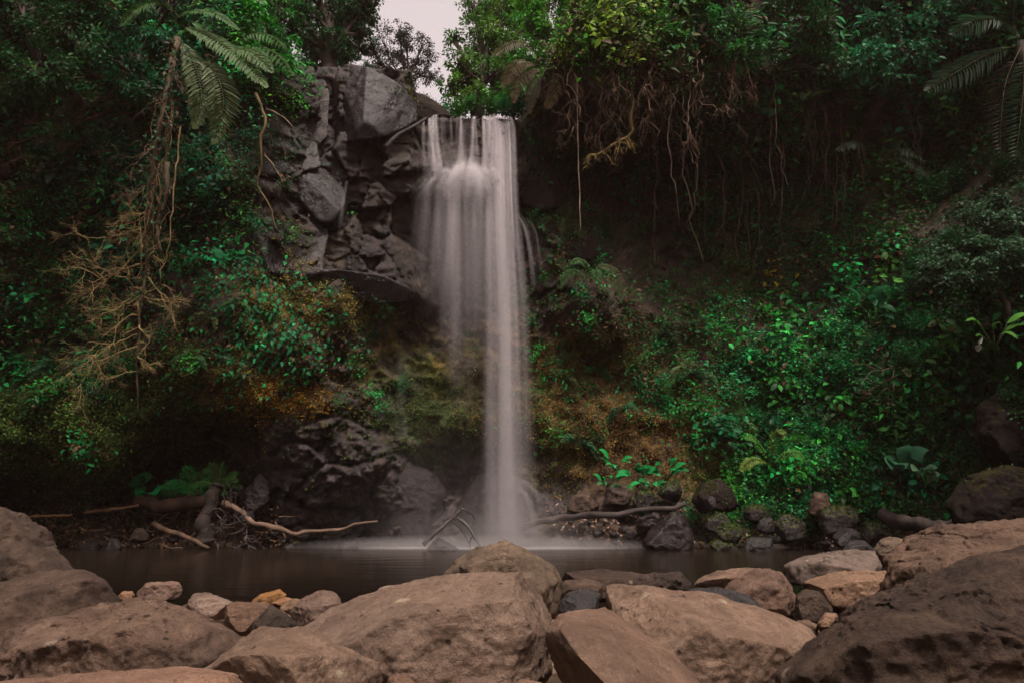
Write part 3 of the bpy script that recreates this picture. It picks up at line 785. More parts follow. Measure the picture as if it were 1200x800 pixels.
# small loose stones along the far waterline
sp = []
for k in range(5):
    pts = unit(rng.normal(size=(12, 3))) * (1, .8, .7)
    cen, P, f = stone_mesh(pts, 3, 16, .06, 540 + k)
    P[:, 2] -= P[:, 2].min() + .25
    sp.append(MB().add(P, [f]).mesh('shore_stone', [DK, DK, MO, M['foot'], DK][k]))
for k in range(130):
    px = rng.choice([rng.uniform(640, 760), rng.uniform(800, 1060), rng.uniform(800, 1060), rng.uniform(60, 300), rng.uniform(310, 480)])
    py = rng.uniform(598, 642) if px > 620 else rng.uniform(622, 642)
    p = on_cliff(px, py, .15)
    s = rng.uniform(.1, .3)
    o = bpy.data.objects.new('shore_stone', sp[k % 5])
    C.objects.link(o)
    o.location = [float(x) for x in p - np.array([0, 0, .5 * s])]
    o.rotation_euler = (rng.uniform(-.4, .4), rng.uniform(-.4, .4), rng.uniform(0, 6.28))
    o.scale = (s, s, s * rng.uniform(.7, 1.1))
    tag(o, 'small dark loose stone along the far waterline', 'stone', 'loose stones of the far shore')
# ------------------------------------------------------------------ plant building blocks
T4 = (np.array([(0, 0, 0), (.45, .5, .08), (1, 0, -.1), (.45, -.5, .08)]), [np.array([(0, 2, 1), (0, 3, 2)])])
T8 = (np.array([(0, 0, 0), (.22, .36, .07), (.6, .42, .05), (1, 0, -.16), (.6, -.42, .05), (.22, -.36, .07), (.25, 0, 0), (.62, 0, -.03)]),
      [np.array([(0, 6, 1), (0, 5, 6), (2, 7, 3), (3, 7, 4)]), np.array([(1, 6, 7, 2), (6, 5, 4, 7)])])
TH = (np.array([(0, 0, 0), (-.1, .34, .08), (.28, .52, .1), (.7, .26, .02), (1, 0, -.2), (.7, -.26, .02), (.28, -.52, .1), (-.1, -.34, .08), (.3, 0, 0), (.7, 0, -.05)]),
      [np.array([(0, 8, 1), (1, 8, 2), (0, 7, 8), (7, 6, 8), (3, 9, 4), (4, 9, 5)]), np.array([(2, 8, 9, 3), (8, 6, 5, 9)])])

def leaves(mb, pos, d, nrm, L, Wd, col, tmpl=T8):
    n = len(pos)
    x = unit(d)
    z = nrm - (nrm * x).sum(-1, keepdims=True) * x
    z = unit(z + 1e-6)
    y = np.cross(z, x)
    v, F = tmpl
    L = np.broadcast_to(L, n); Wd = np.broadcast_to(Wd, n)
    P = pos[:, None, :] + v[None, :, 0, None] * (x * L[:, None])[:, None, :] + v[None, :, 1, None] * (y * Wd[:, None])[:, None, :] + v[None, :, 2, None] * (z * L[:, None])[:, None, :]
    k = len(v)
    base = np.arange(n)[:, None, None] * k
    mb.add(P.reshape(-1, 3), [(f[None] + base).reshape(-1, f.shape[1]) for f in F], np.repeat(np.broadcast_to(col, (n, 3)), k, 0))

def spline(pts, n=16):
    """smooth path through the points (Catmull-Rom)"""
    p = np.asarray(pts, float)
    p = np.concatenate([2 * p[:1] - p[1:2], p, 2 * p[-1:] - p[-2:-1]])
    m = len(p) - 3
    t = np.linspace(0, m - 1e-6, n)
    i = t.astype(int)
    u = (t - i)[:, None]
    a, b, c, d = p[i], p[i + 1], p[i + 2], p[i + 3]
    return .5 * (2 * b + (c - a) * u + (2 * a - 5 * b + 4 * c - d) * u ** 2 + (3 * b - a - 3 * c + d) * u ** 3)

def tube(mb, path, rad, sides=6, col=(.1, .07, .05), rough=.0, seed=0):
    path = np.asarray(path, float)
    n = len(path)
    rad = np.broadcast_to(rad, n)
    t = unit(np.gradient(path, axis=0))
    ref = np.where(np.abs(t[:, 2:]) > .9, np.array([1., 0, 0]), np.array([0, 0, 1.]))
    a = unit(np.cross(t, ref)); b = np.cross(t, a)
    th = np.arange(sides) / sides * 2 * np.pi
    P = path[:, None] + rad[:, None, None] * (np.cos(th)[None, :, None] * a[:, None] + np.sin(th)[None, :, None] * b[:, None])
    if rough:
        P = P + (P - path[:, None]) * (rough * fbm(P / max(rad.max(), .01) * .8 + seed, 5, 5, .65))[..., None]
    i = np.arange(n - 1)[:, None] * sides
    j = np.arange(sides)[None]
    k = (j + 1) % sides
    q = np.stack([i + j, i + k, i + sides + k, i + sides + j], -1).reshape(-1, 4)
    V = np.concatenate([P.reshape(-1, 3), path[:1], path[-1:]])
    c0, c1 = n * sides, n * sides + 1
    jj = np.arange(sides)
    cap = np.concatenate([np.stack([np.full(sides, c0), (jj + 1) % sides, jj], -1), np.stack([np.full(sides, c1), (n - 1) * sides + jj, (n - 1) * sides + (jj + 1) % sides], -1)])
    cc = np.asarray(col, float) * np.ones((len(V), 3))
    cc = cc * np.clip(1 + .6 * fbm(V * 6, 4, 3), .3, 2)[:, None]
    mb.add(V, [q, cap], cc)

def wiggle(path, amp, seed, freq=1.2):
    path = np.asarray(path, float)
    k = np.linspace(0, 1, len(path))
    w = np.stack([fbm(path * freq + 17.1 * a + seed, 3, seed + a) for a in range(3)], -1)
    return path + amp * w * np.minimum(1, 5 * k)[:, None]

def col_var(n, c, v=.3, rg=rng, warm=.0):
    c = np.asarray(c, float)
    k = np.exp(rg.normal(0, v, (n, 1)))
    o = c * k
    if warm:
        o = o + rg.uniform(0, warm, (n, 1)) * np.array([.12, .07, .0])
    return np.clip(o, .002, .8)

def frond(mb, path, hw, n, col, up=(0, -.3, 1), wf=1.15, droop=.25, sweep=.5, rach=.012, rcol=(.09, .08, .03), prof=None, rg=rng, start=.12):
    p = spline(path, n)
    t = unit(np.gradient(p, axis=0))
    up = np.broadcast_to(np.asarray(up, float), p.shape)
    side = unit(np.cross(t, up)); nz = np.cross(side, t)
    s = np.linspace(0, 1, n)
    pr = (np.sin(np.pi * np.clip((s - start) / (1 - start), 0, 1) ** .8) ** .7) if prof is None else prof(s)
    seg = np.linalg.norm(p[-1] - p[0]) / n
    for sg in (-1, 1):
        k = pr > .03
        d = side * sg + t * sweep - nz * droop + rg.normal(0, .06, p.shape)
        leaves(mb, p[k], d[k], nz[k] + rg.normal(0, .12, p[k].shape), hw * pr[k] * rg.uniform(.85, 1.1, k.sum()), seg * wf, col_var(k.sum(), col, .18, rg), T4)
    tube(mb, p, rach * np.linspace(1, .25, n), 4, rcol)

def blade(mb, path, w, col, n=9, fold=.25, up=(0, -.4, 1), prof=None):
    """one long folded leaf (banana, aroid)"""
    p = spline(path, n)
    t = unit(np.gradient(p, axis=0))
    side = unit(np.cross(t, np.broadcast_to(np.asarray(up, float), p.shape))); nz = np.cross(side, t)
    s = np.linspace(0, 1, n)
    pr = np.sin(np.pi * np.clip(s, .02, .985) ** .75) if prof is None else prof(s)
    e = .5 * w * pr[:, None]
    P = np.concatenate([p - side * e + nz * e * fold, p, p + side * e + nz * e * fold])
    i = np.arange(n - 1)
    q = np.concatenate([np.stack([i, i + n, i + n + 1, i + 1], -1), np.stack([i + n, i + 2 * n, i + 2 * n + 1, i + n + 1], -1)])
    mb.add(P, [q], np.asarray(col) * np.ones((len(P), 3)) * (1 + .15 * fbm(P * 5, 2, 8))[:, None])

def cam_dir(p):
    return unit(np.array([0, 0, CAM_H]) - p)

# ------------------------------------------------------------------ creeper and moss leaves nobody could count
EM, DG, OL, YG, TE, BR = (.008, .125, .03), (.009, .062, .014), (.05, .085, .01), (.06, .15, .012), (.01, .1, .042), (.075, .042, .018)  # the yellow green stands for top-lit leaves, light put into the colour
PATCH = {   # name: (template, [(px, py, rx, ry, sprigs, leaf metres, colour, brown warmth)])
 'creeper_leaves': (T8, [
    (90, 60, 120, 90, 900, .19, DG, .3), (60, 200, 90, 110, 600, .16, DG, .3), (185, 120, 70, 95, 520, .17, TE, .2), (150, 175, 40, 40, 160, .18, TE, 0),
    (285, 30, 55, 40, 420, .17, EM, .1), (320, 70, 24, 40, 260, .15, (.03, .17, .02), .1), (240, 190, 60, 90, 520, .15, TE, .4), (100, 340, 90, 80, 420, .13, DG, .5),
    (250, 250, 60, 40, 360, .12, DG, .5), (180, 250, 60, 50, 260, .12, TE, .4), (60, 450, 60, 60, 160, .07, DG, .3), (110, 380, 50, 50, 110, .09, TE, 0),
    (690, 20, 60, 45, 620, .18, YG, .5), (760, 40, 60, 40, 500, .17, (.05, .13, .02), .5), (850, 60, 80, 60, 620, .19, DG, .4), (960, 70, 80, 60, 620, .2, EM, .2),
    (1060, 60, 60, 60, 520, .19, TE, .1), (1150, 90, 60, 80, 420, .2, DG, .1), (1000, 180, 130, 70, 1100, .16, DG, .4), (1120, 190, 80, 50, 500, .16, DG, .2), (1000, 270, 80, 40, 420, .14, DG, .4),
    (770, 200, 32, 35, 150, .15, TE, .1), (835, 245, 22, 28, 110, .15, TE, 0), (870, 150, 50, 60, 260, .15, DG, .6), (905, 240, 45, 60, 330, .15, TE, .4),
    (960, 260, 60, 50, 260, .16, DG, .4), (670, 165, 30, 30, 60, .12, DG, .3), (640, 140, 30, 30, 60, .12, DG, .4),
    (1010, 400, 120, 60, 1300, .15, EM, .15), (920, 430, 90, 60, 1000, .13, EM, .2), (940, 530, 70, 40, 1100, .12, (.012, .15, .03), .1), (890, 560, 40, 30, 420, .11, (.016, .17, .03), .1),
    (1100, 440, 90, 60, 800, .15, DG, .1), (1060, 540, 60, 35, 360, .13, TE, .1), (1150, 350, 70, 50, 700, .15, DG, .1), (1010, 480, 70, 40, 420, .14, DG, .2),
    (800, 470, 70, 22, 420, .08, (.01, .15, .03), .2), (780, 405, 90, 30, 300, .08, DG, .7), (860, 380, 70, 40, 360, .11, DG, .5), (700, 430, 60, 40, 60, .08, EM, .5),
    (690, 340, 30, 25, 70, .12, EM, .3), (655, 440, 30, 60, 70, .1, EM, .3), (620, 430, 20, 50, 40, .1, EM, .2), (760, 350, 60, 40, 200, .1, DG, .7),
    (870, 310, 30, 50, 160, .12, OL, .7), (400, 370, 60, 20, 50, .07, EM, .5), (430, 400, 20, 40, 40, .07, EM, .3), (455, 450, 20, 20, 60, .06, EM, .1),
    (350, 80, 14, 14, 40, .1, EM, .3), (660, 250, 40, 60, 130, .1, DG, .7), (740, 280, 60, 60, 260, .1, DG, .7), (800, 180, 60, 60, 260, .12, DG, .7), (740, 200, 70, 60, 420, .1, EM, .6), (840, 250, 60, 60, 300, .1, EM, .5), (660, 290, 30, 40, 120, .08, EM, .5), (60, 330, 80, 90, 420, .1, EM, .3), (90, 440, 80, 40, 260, .08, EM, .3), (560, 470, 50, 60, 60, .06, EM, .2), (900, 320, 50, 40, 260, .12, DG, .4), (840, 330, 50, 40, 260, .12, DG, .6),
    (860, 592, 30, 14, 200, .09, EM, .2), (920, 592, 40, 14, 260, .09, EM, .2), (990, 585, 50, 14, 320, .1, DG, .2), (1060, 590, 50, 16, 260, .12, DG, .2), (1130, 540, 40, 30, 320, .12, DG, .3), (1170, 500, 40, 50, 500, .12, DG, .3), (1170, 590, 40, 24, 200, .12, DG, .5), (480, 118, 24, 8, 60, .1, OL, .4)]),
 'moss_tufts': (T4, [
    (150, 330, 90, 60, 700, .05, (.1, .065, .02), .3), (210, 430, 70, 30, 700, .05, (.1, .085, .02), .3), (60, 510, 120, 60, 3400, .075, (.065, .13, .02), .35), (150, 520, 60, 40, 1200, .07, (.07, .105, .02), .5), (550, 440, 60, 60, 700, .045, (.1, .07, .018), .3), (390, 430, 40, 40, 260, .05, (.1, .075, .015), .3), (330, 365, 45, 50, 1200, .05, (.12, .105, .018), .2), (325, 465, 40, 15, 900, .05, (.26, .14, .018), .2), (250, 455, 60, 40, 1000, .05, (.1, .09, .02), .4),
    (410, 365, 40, 20, 600, .05, (.14, .115, .022), .3), (500, 480, 60, 45, 1500, .045, (.055, .1, .02), .3), (690, 480, 80, 60, 2600, .05, (.14, .085, .018), .3), (720, 430, 60, 30, 700, .05, (.1, .1, .018), .3), (655, 520, 30, 40, 500, .05, (.08, .1, .02), .2), (930, 612, 90, 16, 500, .05, (.04, .08, .012), .2), (845, 600, 40, 20, 400, .05, (.06, .09, .012), .2), (820, 510, 90, 40, 2000, .05, (.14, .08, .02), .3),
    (845, 562, 25, 14, 420, .07, (.06, .085, .014), .2), (700, 397, 40, 10, 260, .06, (.075, .055, .014), .4), (180, 560, 40, 20, 200, .05, (.03, .055, .014), .2), (430, 430, 14, 40, 160, .045, (.08, .07, .015), .3)]),
 'heart_leaves': (TH, [
    (268, 295, 22, 30, 50, .24, EM, 0), (330, 400, 45, 30, 170, .2, TE, .35), (300, 380, 50, 60, 150, .19, TE, .25), (250, 420, 60, 40, 120, .18, EM, .15), (220, 460, 60, 30, 80, .18, EM, .1),
    (345, 425, 30, 20, 80, .18, EM, .4), (280, 340, 40, 40, 70, .2, TE, .3), (230, 330, 40, 40, 60, .2, EM, .3), (330, 395, 40, 35, 200, .2, EM, .3), (300, 350, 40, 60, 120, .19, EM, .3), (110, 380, 60, 50, 80, .14, EM, 0), (200, 210, 60, 80, 90, .15, EM, 0), (430, 395, 25, 40, 50, .14, TE, .3), (700, 440, 70, 50, 70, .16, EM, .2), (760, 450, 70, 40, 80, .17, EM, .1),
    (870, 470, 90, 50, 120, .2, EM, 0), (960, 480, 100, 60, 160, .22, TE, 0), (620, 470, 20, 60, 16, .16, EM, 0), (640, 290, 20, 30, 14, .14, EM, 0), (1060, 420, 90, 60, 160, .22, EM, 0)]),
}
BIG = {'creeper_leaves': 6, 'moss_tufts': 7, 'heart_leaves': 2}
TINT = np.array([(1, 1, 1), (1, 1, 1), (1.6, 1.15, .7), (.5, .55, .7), (2.2, 1.2, .6), (.7, 1.3, 1.1)])
for nm, (tmpl, L) in PATCH.items():
    mb = MB()
    for (x, y, rx, ry, n, sz, c, warm) in L:
        px, py = x + rx * .75 * rng.normal(size=n), y + ry * .75 * rng.normal(size=n)
        if nm == 'creeper_leaves':      # plants of one kind grow in clumps with gaps between them
            m = max(3, n // 11)
            cxp, cyp = x + rx * .8 * rng.normal(size=m), y + ry * .8 * rng.normal(size=m)
            who = rng.integers(0, m, int(n * 1.75))
            sp_ = rng.uniform(3.5, 11, m)[who]
            px, py = cxp[who] + sp_ * rng.normal(size=len(who)), cyp[who] + sp_ * 1.15 * rng.normal(size=len(who))
            ktint, ksz, kout = TINT[rng.integers(0, len(TINT), m)], rng.choice([.5, .65, .8, 1.05, 1.5], m, p=[.25, .25, .25, .17, .08]), rng.uniform(0, .75, m)
            kval = np.exp(rng.normal(0, .35, m))
        else:
            who = np.zeros(len(px), int)
            ktint, ksz, kout, kval = np.ones((1, 3)), np.ones(1), np.full(1, .04), np.ones(1)
        ok = (py > top_row(px) - 4) & (py < 640)
        px, py, who = px[ok], py[ok], who[ok]
        n = len(px)
        if not n: continue
        k = BIG[nm]
        base = on_cliff(px, py, 0.02)
        W_ = np.repeat(who, k)
        P = np.repeat(base, k, 0)
        N = len(P)
        s = sz * (1.25 if nm == 'creeper_leaves' else .8 if nm == 'heart_leaves' else 1.3) * ksz[W_] * rng.uniform(.55, 1.25, N)
        P = P + rng.normal(0, 1, P.shape) * (s * .9)[:, None]
        o = kout[W_]
        P[:, 1] -= o * rng.uniform(.1, 1.2, N) + .03
        P[:, 2] -= .25 * o
        nd = unit(np.stack([rng.normal(0, .5, N), -1 + rng.normal(0, .35, N), .75 + rng.normal(0, .45, N)], -1))
        dd = unit(np.stack([rng.normal(0, .8, N), -.5 + rng.normal(0, .4, N), -.35 + rng.normal(0, .5, N) - (.6 if nm == 'heart_leaves' else 0)], -1))
        cc = np.repeat(np.exp(rng.normal(-.1, .4, (n, 1))), k, 0) * col_var(N, c, .25) * (ktint * kval[:, None])[W_] * np.where(P[:, 2:] > 7, 1.25, 1.0)  # leaves high on the walls get a lighter colour against the shade there
        if warm:
            br = np.repeat(rng.uniform(size=n) < warm * .4, k)
            cc[br] = col_var(br.sum(), BR, .4)
        shape = rng.integers(0, 2, len(ksz))[W_] if nm == 'creeper_leaves' else np.zeros(N, int)
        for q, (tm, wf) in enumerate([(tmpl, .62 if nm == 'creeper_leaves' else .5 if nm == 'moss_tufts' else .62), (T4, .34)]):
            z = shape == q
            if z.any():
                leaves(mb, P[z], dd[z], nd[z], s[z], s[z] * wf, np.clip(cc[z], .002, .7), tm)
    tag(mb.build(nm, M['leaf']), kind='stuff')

# moss growing on the stones of the far bank
for st_, n in mossy_stones:
    me = st_.data
    v = np.empty(len(me.vertices) * 3, np.float32); me.vertices.foreach_get('co', v); v = v.reshape(-1, 3).astype(float) + np.array(st_.location)
    nn = np.empty(len(me.vertices) * 3, np.float32); me.vertex_normals.foreach_get('vector', nn); nn = nn.reshape(-1, 3).astype(float)
    wgt = np.clip(nn[:, 2] * .8 + .55 * fbm(v * 4, 3, 12) - .05, 0, 1)
    if wgt.sum() < 1: continue
    i = rng.choice(len(v), n, p=wgt / wgt.sum())
    mb = MB()
    s_ = rng.uniform(.04, .09, n)
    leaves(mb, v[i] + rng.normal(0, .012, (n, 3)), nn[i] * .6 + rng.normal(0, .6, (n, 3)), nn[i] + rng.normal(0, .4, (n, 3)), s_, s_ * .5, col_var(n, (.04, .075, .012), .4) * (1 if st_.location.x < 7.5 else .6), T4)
    tag(mb.build('moss', M['leaf'], st_), kind='stuff')
# ------------------------------------------------------------------ trees on the rim
def tree(name, label, cat, base, Y, lobes, col, leaf=.2, dens=1.0, tr=.16, bark=(.05, .038, .03), seed=0, warm=.2, group=None, sparse=False, tmpl=T8):
    """lobes are the leaf masses of the crown: (px, py, radius in px, depth offset)"""
    rg = np.random.default_rng(seed)
    b = W(base[0], base[1], Y)
    t = thing(name, label, cat, b, group)
    wood, crown = MB(), MB()
    L = [(W(x, y, Y + dy), r / F_PX * (Y + dy) * 1.03) for (x, y, r, dy) in lobes]
    mean = np.mean([c for c, _ in L], 0)
    top = np.array([mean[0], mean[1], max(b[2] + .6, mean[2])])
    wall = Y < 22 and base[1] < 112
    tp = wiggle(spline([b + (0, 2.2, -.1) if wall else b - (0, 0, .5), b * .6 + top * .4 + rg.normal(0, .12, 3), top], 14), .12, seed)
    tube(wood, tp, tr * np.linspace(1.15, .45, 14), 8, bark, .25, seed)
    for c, r in L:
        k = int(rg.integers(4, 11))
        lp = wiggle(spline([tp[k], tp[k] * .45 + c * .55 + (0, 0, -.15 * r), c], 9), .1, seed + k)
        tube(wood, lp, tr * np.linspace(.45, .12, 9), 5, bark)
        nt = int(17 if not sparse else 12)
        tips = c + unit(rg.normal(size=(nt, 3))) * r * rg.uniform(.45, 1.08, (nt, 1)) * (1, 1, .85)
        for q in tips:
            tw = wiggle(spline([lp[int(rg.integers(4, 9))], (c + q) / 2 + rg.normal(0, .08 * r, 3), q], 7), .05, seed + 3)
            tube(wood, tw, tr * np.linspace(.16, .05, 7), 4, bark)
        n = int(dens * 620 * (r / leaf / 4) ** 2 / nt) + 6
        for q in tips:
            rr = r * rg.uniform(.3, .58)
            P = q + unit(rg.normal(size=(n, 3))) * rr * rg.uniform(.15, 1, (n, 1)) ** .6 * (1, 1, .6)
            d = unit(P - c + rg.normal(0, .5 * r, (n, 3)) + (0, 0, -.35 * r))
            nd = rg.normal(0, .45, (n, 3)) + (0, -.35, .9)
            s = leaf * rg.uniform(.6, 1.25, n)
            cc = np.exp(rg.normal(0, .3)) * col_var(n, col, .22, rg)
            if rg.uniform() < warm * .5:
                cc = cc * (1.7, 1.15, .8)
            leaves(crown, P, d, nd, s, s * .55, cc, tmpl)
    wood.build('trunk', M['wood'], t)
    crown.build('crown', M['leaf'], t)
    return t

LG, MG, KG = (.028, .17, .012), (.014, .1, .018), (.009, .05, .012)
TREES = [
    ('dark leafed tree leaning in from the left of the sky gap', (385, 84), 23, [(372, 8, 34, 0), (412, 12, 28, .5), (345, 32, 28, -.5), (395, 50, 22, 0), (432, -8, 20, .5), (360, -40, 42, 0), (406, 66, 15, 0), (425, 36, 12, .6), (330, -10, 30, -1)], KG, dict(tr=.3, seed=1, leaf=.14)),
    ('bright green tree on the rim right of the sky gap', (562, 128), 24.5, [(538, 70, 22, 0), (563, 40, 26, .5), (578, 84, 26, 0), (528, 100, 15, 0), (603, 50, 26, .5), (594, 8, 28, 1), (556, 112, 18, -.6), (556, 4, 22, .8), (530, 42, 12, .4), (575, 60, 26, 1), (550, 88, 22, .6), (610, 84, 24, .8), (620, 20, 26, 1.2)], (.045, .15, .02), dict(seed=2, leaf=.15, warm=.8, dens=.75)),
    ('yellowish green tree hanging over the rim right of the lip', (640, 118), 22.6, [(622, 66, 26, 0), (652, 32, 32, 0), (618, 22, 28, .6), (668, 66, 24, -.4), (600, 108, 18, -.6), (640, 96, 16, -.8), (668, -10, 30, 0)], LG, dict(seed=3, leaf=.15, warm=.7)),
    ('tree with yellow green tips above the hanging brown roots', (712, 60), 20.8, [(700, 14, 34, 0), (740, 26, 32, -.4), (722, -20, 36, 0), (764, 44, 24, -.6), (690, 48, 20, -.5)], (.04, .13, .012), dict(seed=4, leaf=.16, warm=.3)),
    ('dark bushy tree on the rim left of the dense right hand forest', (812, 60), 20.8, [(800, 14, 34, 0), (840, 32, 32, -.5), (826, -24, 34, 0), (868, 64, 26, -.6), (790, 52, 20, -.6)], MG, dict(seed=5, leaf=.18)),
    ('dark tree with fine leaves in the middle of the upper right forest', (930, 80), 21.4, [(916, 24, 36, 0), (956, 40, 32, -.5), (940, -16, 36, 0), (894, 66, 24, -.6), (976, 80, 26, -.4)], KG, dict(seed=6, leaf=.17)),
    ('tree with paler shiny leaves left of the palm in the upper right', (1050, 110), 20.4, [(1040, 34, 34, 0), (1070, 60, 28, -.5), (1016, 70, 26, -.5), (1056, -12, 34, 0), (1088, 20, 24, -.3), (1044, 92, 18, -.6)], (.012, .09, .035), dict(seed=7, leaf=.22)),
    ('dark shrubby tree hanging in the top left corner of the gorge', (52, 80), 16.4, [(30, 20, 50, 0), (84, 42, 42, 0), (46, 84, 38, -.5), (112, -10, 44, 0), (20, -40, 44, 0)], KG, dict(seed=8, leaf=.15)),
    ('small leaved tree over the long hanging root on the left', (160, 90), 17.4, [(150, 28, 36, 0), (186, 48, 30, -.4), (150, 82, 28, -.5), (200, 4, 30, 0), (176, 108, 24, -.6), (132, 60, 26, -.2)], (.01, .08, .028), dict(seed=9, leaf=.15)),
    ('bright green shrub tree left of the pale streaked rock block', (306, 80), 19.8, [(296, 22, 30, 0), (322, 44, 22, -.2), (330, 10, 24, .5), (308, 66, 18, -.4), (270, 40, 26, -.3), (336, 74, 12, -.4)], (.014, .15, .014), dict(seed=10, leaf=.15, warm=.2)),
]
TREES += [
    ('olive tree rising behind the bright tree right of the sky gap', (598, 110), 28, [(586, 40, 30, 0), (612, 60, 32, 0), (596, -4, 34, 0), (636, 40, 34, 0), (570, 20, 22, 0), (640, 0, 34, 0), (584, 84, 26, 0), (620, 96, 26, 0), (556, 60, 20, 0), (548, 92, 18, 0)], (.04, .11, .02), dict(seed=13, leaf=.16, dens=.9, warm=.8)),
    ('dark tree filling the left side of the sky gap behind the leaning one', (360, 84), 27, [(350, 20, 34, 0), (384, 36, 30, 0), (404, 16, 28, 0), (366, 60, 24, 0), (420, 46, 18, 0), (340, -20, 36, 0), (396, -20, 36, 0), (430, 14, 16, 0), (400, 64, 20, 0)], (.015, .06, .016), dict(seed=14, leaf=.16, dens=1.1)),
]
for lab, base, Y, lobes, col, kw in TREES:
    tree('tree', lab, 'tree', base, Y, lobes, col, **kw)
tree('lacy_tree', 'thin bare looking tree with lacy branches against the pale sky', 'tree', (474, 112), 33,
     [(450, 50, 22, 0), (470, 62, 22, .5), (490, 66, 20, 0), (456, 80, 18, 0), (484, 90, 16, 0), (470, 36, 14, 0), (500, 82, 14, .5), (444, 72, 14, 0), (497, 48, 12, 0), (436, 58, 12, 0), (508, 92, 12, 0), (478, 44, 14, 0), (462, 96, 12, 0)], (.035, .04, .028), leaf=.13, dens=.5, tr=.14, seed=12, sparse=True, warm=0, tmpl=T4, bark=(.03, .024, .022))

# ------------------------------------------------------------------ shrubs: one of each kind, then copies
def shrub(col, leaf, n, seed, h=1.0, wide=.8, group=None):
    rg = np.random.default_rng(seed)
    t = thing('shrub', 'green shrub', 'shrub', (0, 0, 0), group)
    st, fo = MB(), MB()
    for k in range(16):
        a = rg.uniform(0, 6.28)
        e = np.array([math.cos(a) * wide * rg.uniform(.2, 1), math.sin(a) * wide * rg.uniform(.2, 1), h * rg.uniform(.35, 1)])
        p = wiggle(spline([(0, 0, -.1), e * (.35, .35, .7), e], 8), .06, seed + k)
        tube(st, p, .014 * np.linspace(1, .3, 8), 4, (.05, .04, .025))
        m = n // 16
        s = rg.uniform(.25, 1, m)
        P = p[(s * 7).astype(int)] + rg.normal(0, .1, (m, 3))
        d = unit(P - (0, 0, .2)) + rg.normal(0, .5, (m, 3)) + (0, 0, -.25)
        L = leaf * rg.uniform(.6, 1.2, m)
        leaves(fo, P, d, rg.normal(0, .4, (m, 3)) + (0, 0, 1), L, L * .58, np.exp(rg.normal(0, .25)) * col_var(m, col, .22, rg))
    st.build('stems', M['wood'], t)
    fo.build('foliage', M['leaf'], t)
    return t
SG = 'shrubs crowding the gorge walls'
PROT = [shrub((.008, .12, .03), .1, 1500, 21, group=SG), shrub((.009, .065, .016), .1, 1400, 22, 1.1, .7, SG), shrub((.01, .1, .042), .13, 900, 23, .9, .9, SG), shrub((.025, .15, .015), .09, 1500, 24, 1.0, .8, SG)]
used = set()
def put_shrub(k, px, py, sc, out, lab, tilt=.6):
    p = on_cliff(px, py, out)
    rot = (tilt + rng.uniform(-.2, .2), rng.uniform(-.25, .25), rng.uniform(-.5, .5))
    if k not in used:
        used.add(k)
        r = PROT[k]
        r.location, r.rotation_euler, r.scale = [float(x) for x in p], rot, (sc, sc, sc)
        r['label'], r['group'] = lab, SG
        return r
    return dup(PROT[k], p, rot, sc, lab, SG)
ZONES = [  # kind, count, px range, py range, scale, label
    (0, 26, (880, 1090), (350, 560), (.55, .95), 'bushy green shrub on the dense slope right of the mossy bank'),
    (1, 18, (1040, 1200), (300, 520), (.7, 1.1), 'dark green shrub on the shaded slope at the right edge'),
    (2, 14, (900, 1120), (380, 570), (.5, .8), 'broad leaved shrub low on the dense right slope'),
    (3, 8, (860, 960), (480, 560), (.4, .6), 'fresh light green shrub beside the boulders of the right bank'),
    (1, 22, (820, 1180), (60, 250), (.7, 1.1), 'dark shrub hanging on the shaded wall of the upper right'),
    (1, 18, (10, 230), (30, 300), (.5, .85), 'dark small leaved shrub hanging on the left wall'),
    (2, 8, (180, 300), (90, 300), (.45, .7), 'blue green shrub near the long hanging root on the left'),
    (3, 8, (650, 800), (15, 70), (.5, .8), 'light green shrub at the overhanging rim above the brown roots'),
]
for k, n, (x0, x1), (y0, y1), (s0, s1), lab in ZONES:
    for i in range(n):
        put_shrub(k, rng.uniform(x0, x1), rng.uniform(y0, y1), rng.uniform(s0, s1), .05, lab)
for k, px, py, sc, lab in [(2, 768, 200, .75, 'single pale shrub hanging in the dark recess below the brown branch'), (0, 835, 262, .6, 'small narrow shrub on the dark wall right of the recess'),
                           (3, 552, 128, .5, 'shrub with yellow leaves on the rim just above the lip of the fall'), (0, 590, 128, .45, 'green shrub at the right corner of the lip of the fall')]:
    put_shrub(k, px, py, sc, .1, lab)
for k, px, py, Y, sc, lab in [(0, 516, 136, 23.2, .8, 'low shrub on the rim at the left half of the lip of the fall'), (3, 536, 134, 23.8, 1.0, 'light green shrub under the bright tree behind the lip of the fall'),
                              (3, 574, 132, 23.6, 1.0, 'light green shrub behind the middle of the lip of the fall'), (1, 600, 130, 23.4, 1.1, 'dark shrub behind the right end of the lip of the fall'), (0, 624, 122, 23.0, 1.1, 'shrub under the brown dead fern at the right of the lip'),
                              (3, 554, 126, 26, 1.5, 'tall light shrub standing behind the bright tree trunk'), (0, 590, 122, 26, 1.6, 'tall green shrub behind the lip right of the bright tree'), (1, 500, 120, 24.5, .6, 'small dark shrub above the green topped rock at the lip'),
                              (1, 614, 136, 22.5, .8, 'small dark shrub on the rim touching the right end of the lip'), (1, 430, 84, 24, .5, 'small dark shrub on top of the folded rock block'), (0, 356, 80, 23, .6, 'green shrub on top of the pale streaked rock block')]:
    dup(PROT[k], W(px, py + (9 if py > 115 else 2), Y), (.1, .1, rng.uniform(0, 6)), sc, lab, SG)
# the round bush at the right edge
tree('bush', 'large round bush with pale small leaves at the right edge', 'bush', (1180, 350), 16.4,
     [(1150, 262, 34, 0), (1186, 246, 34, 0), (1120, 292, 26, -.2), (1160, 304, 34, -.4), (1200, 290, 34, -.3), (1096, 318, 18, -.3), (1216, 236, 30, 0), (1130, 330, 24, -.4)], (.028, .07, .032), leaf=.13, dens=1.1, tr=.06, seed=31, warm=0)

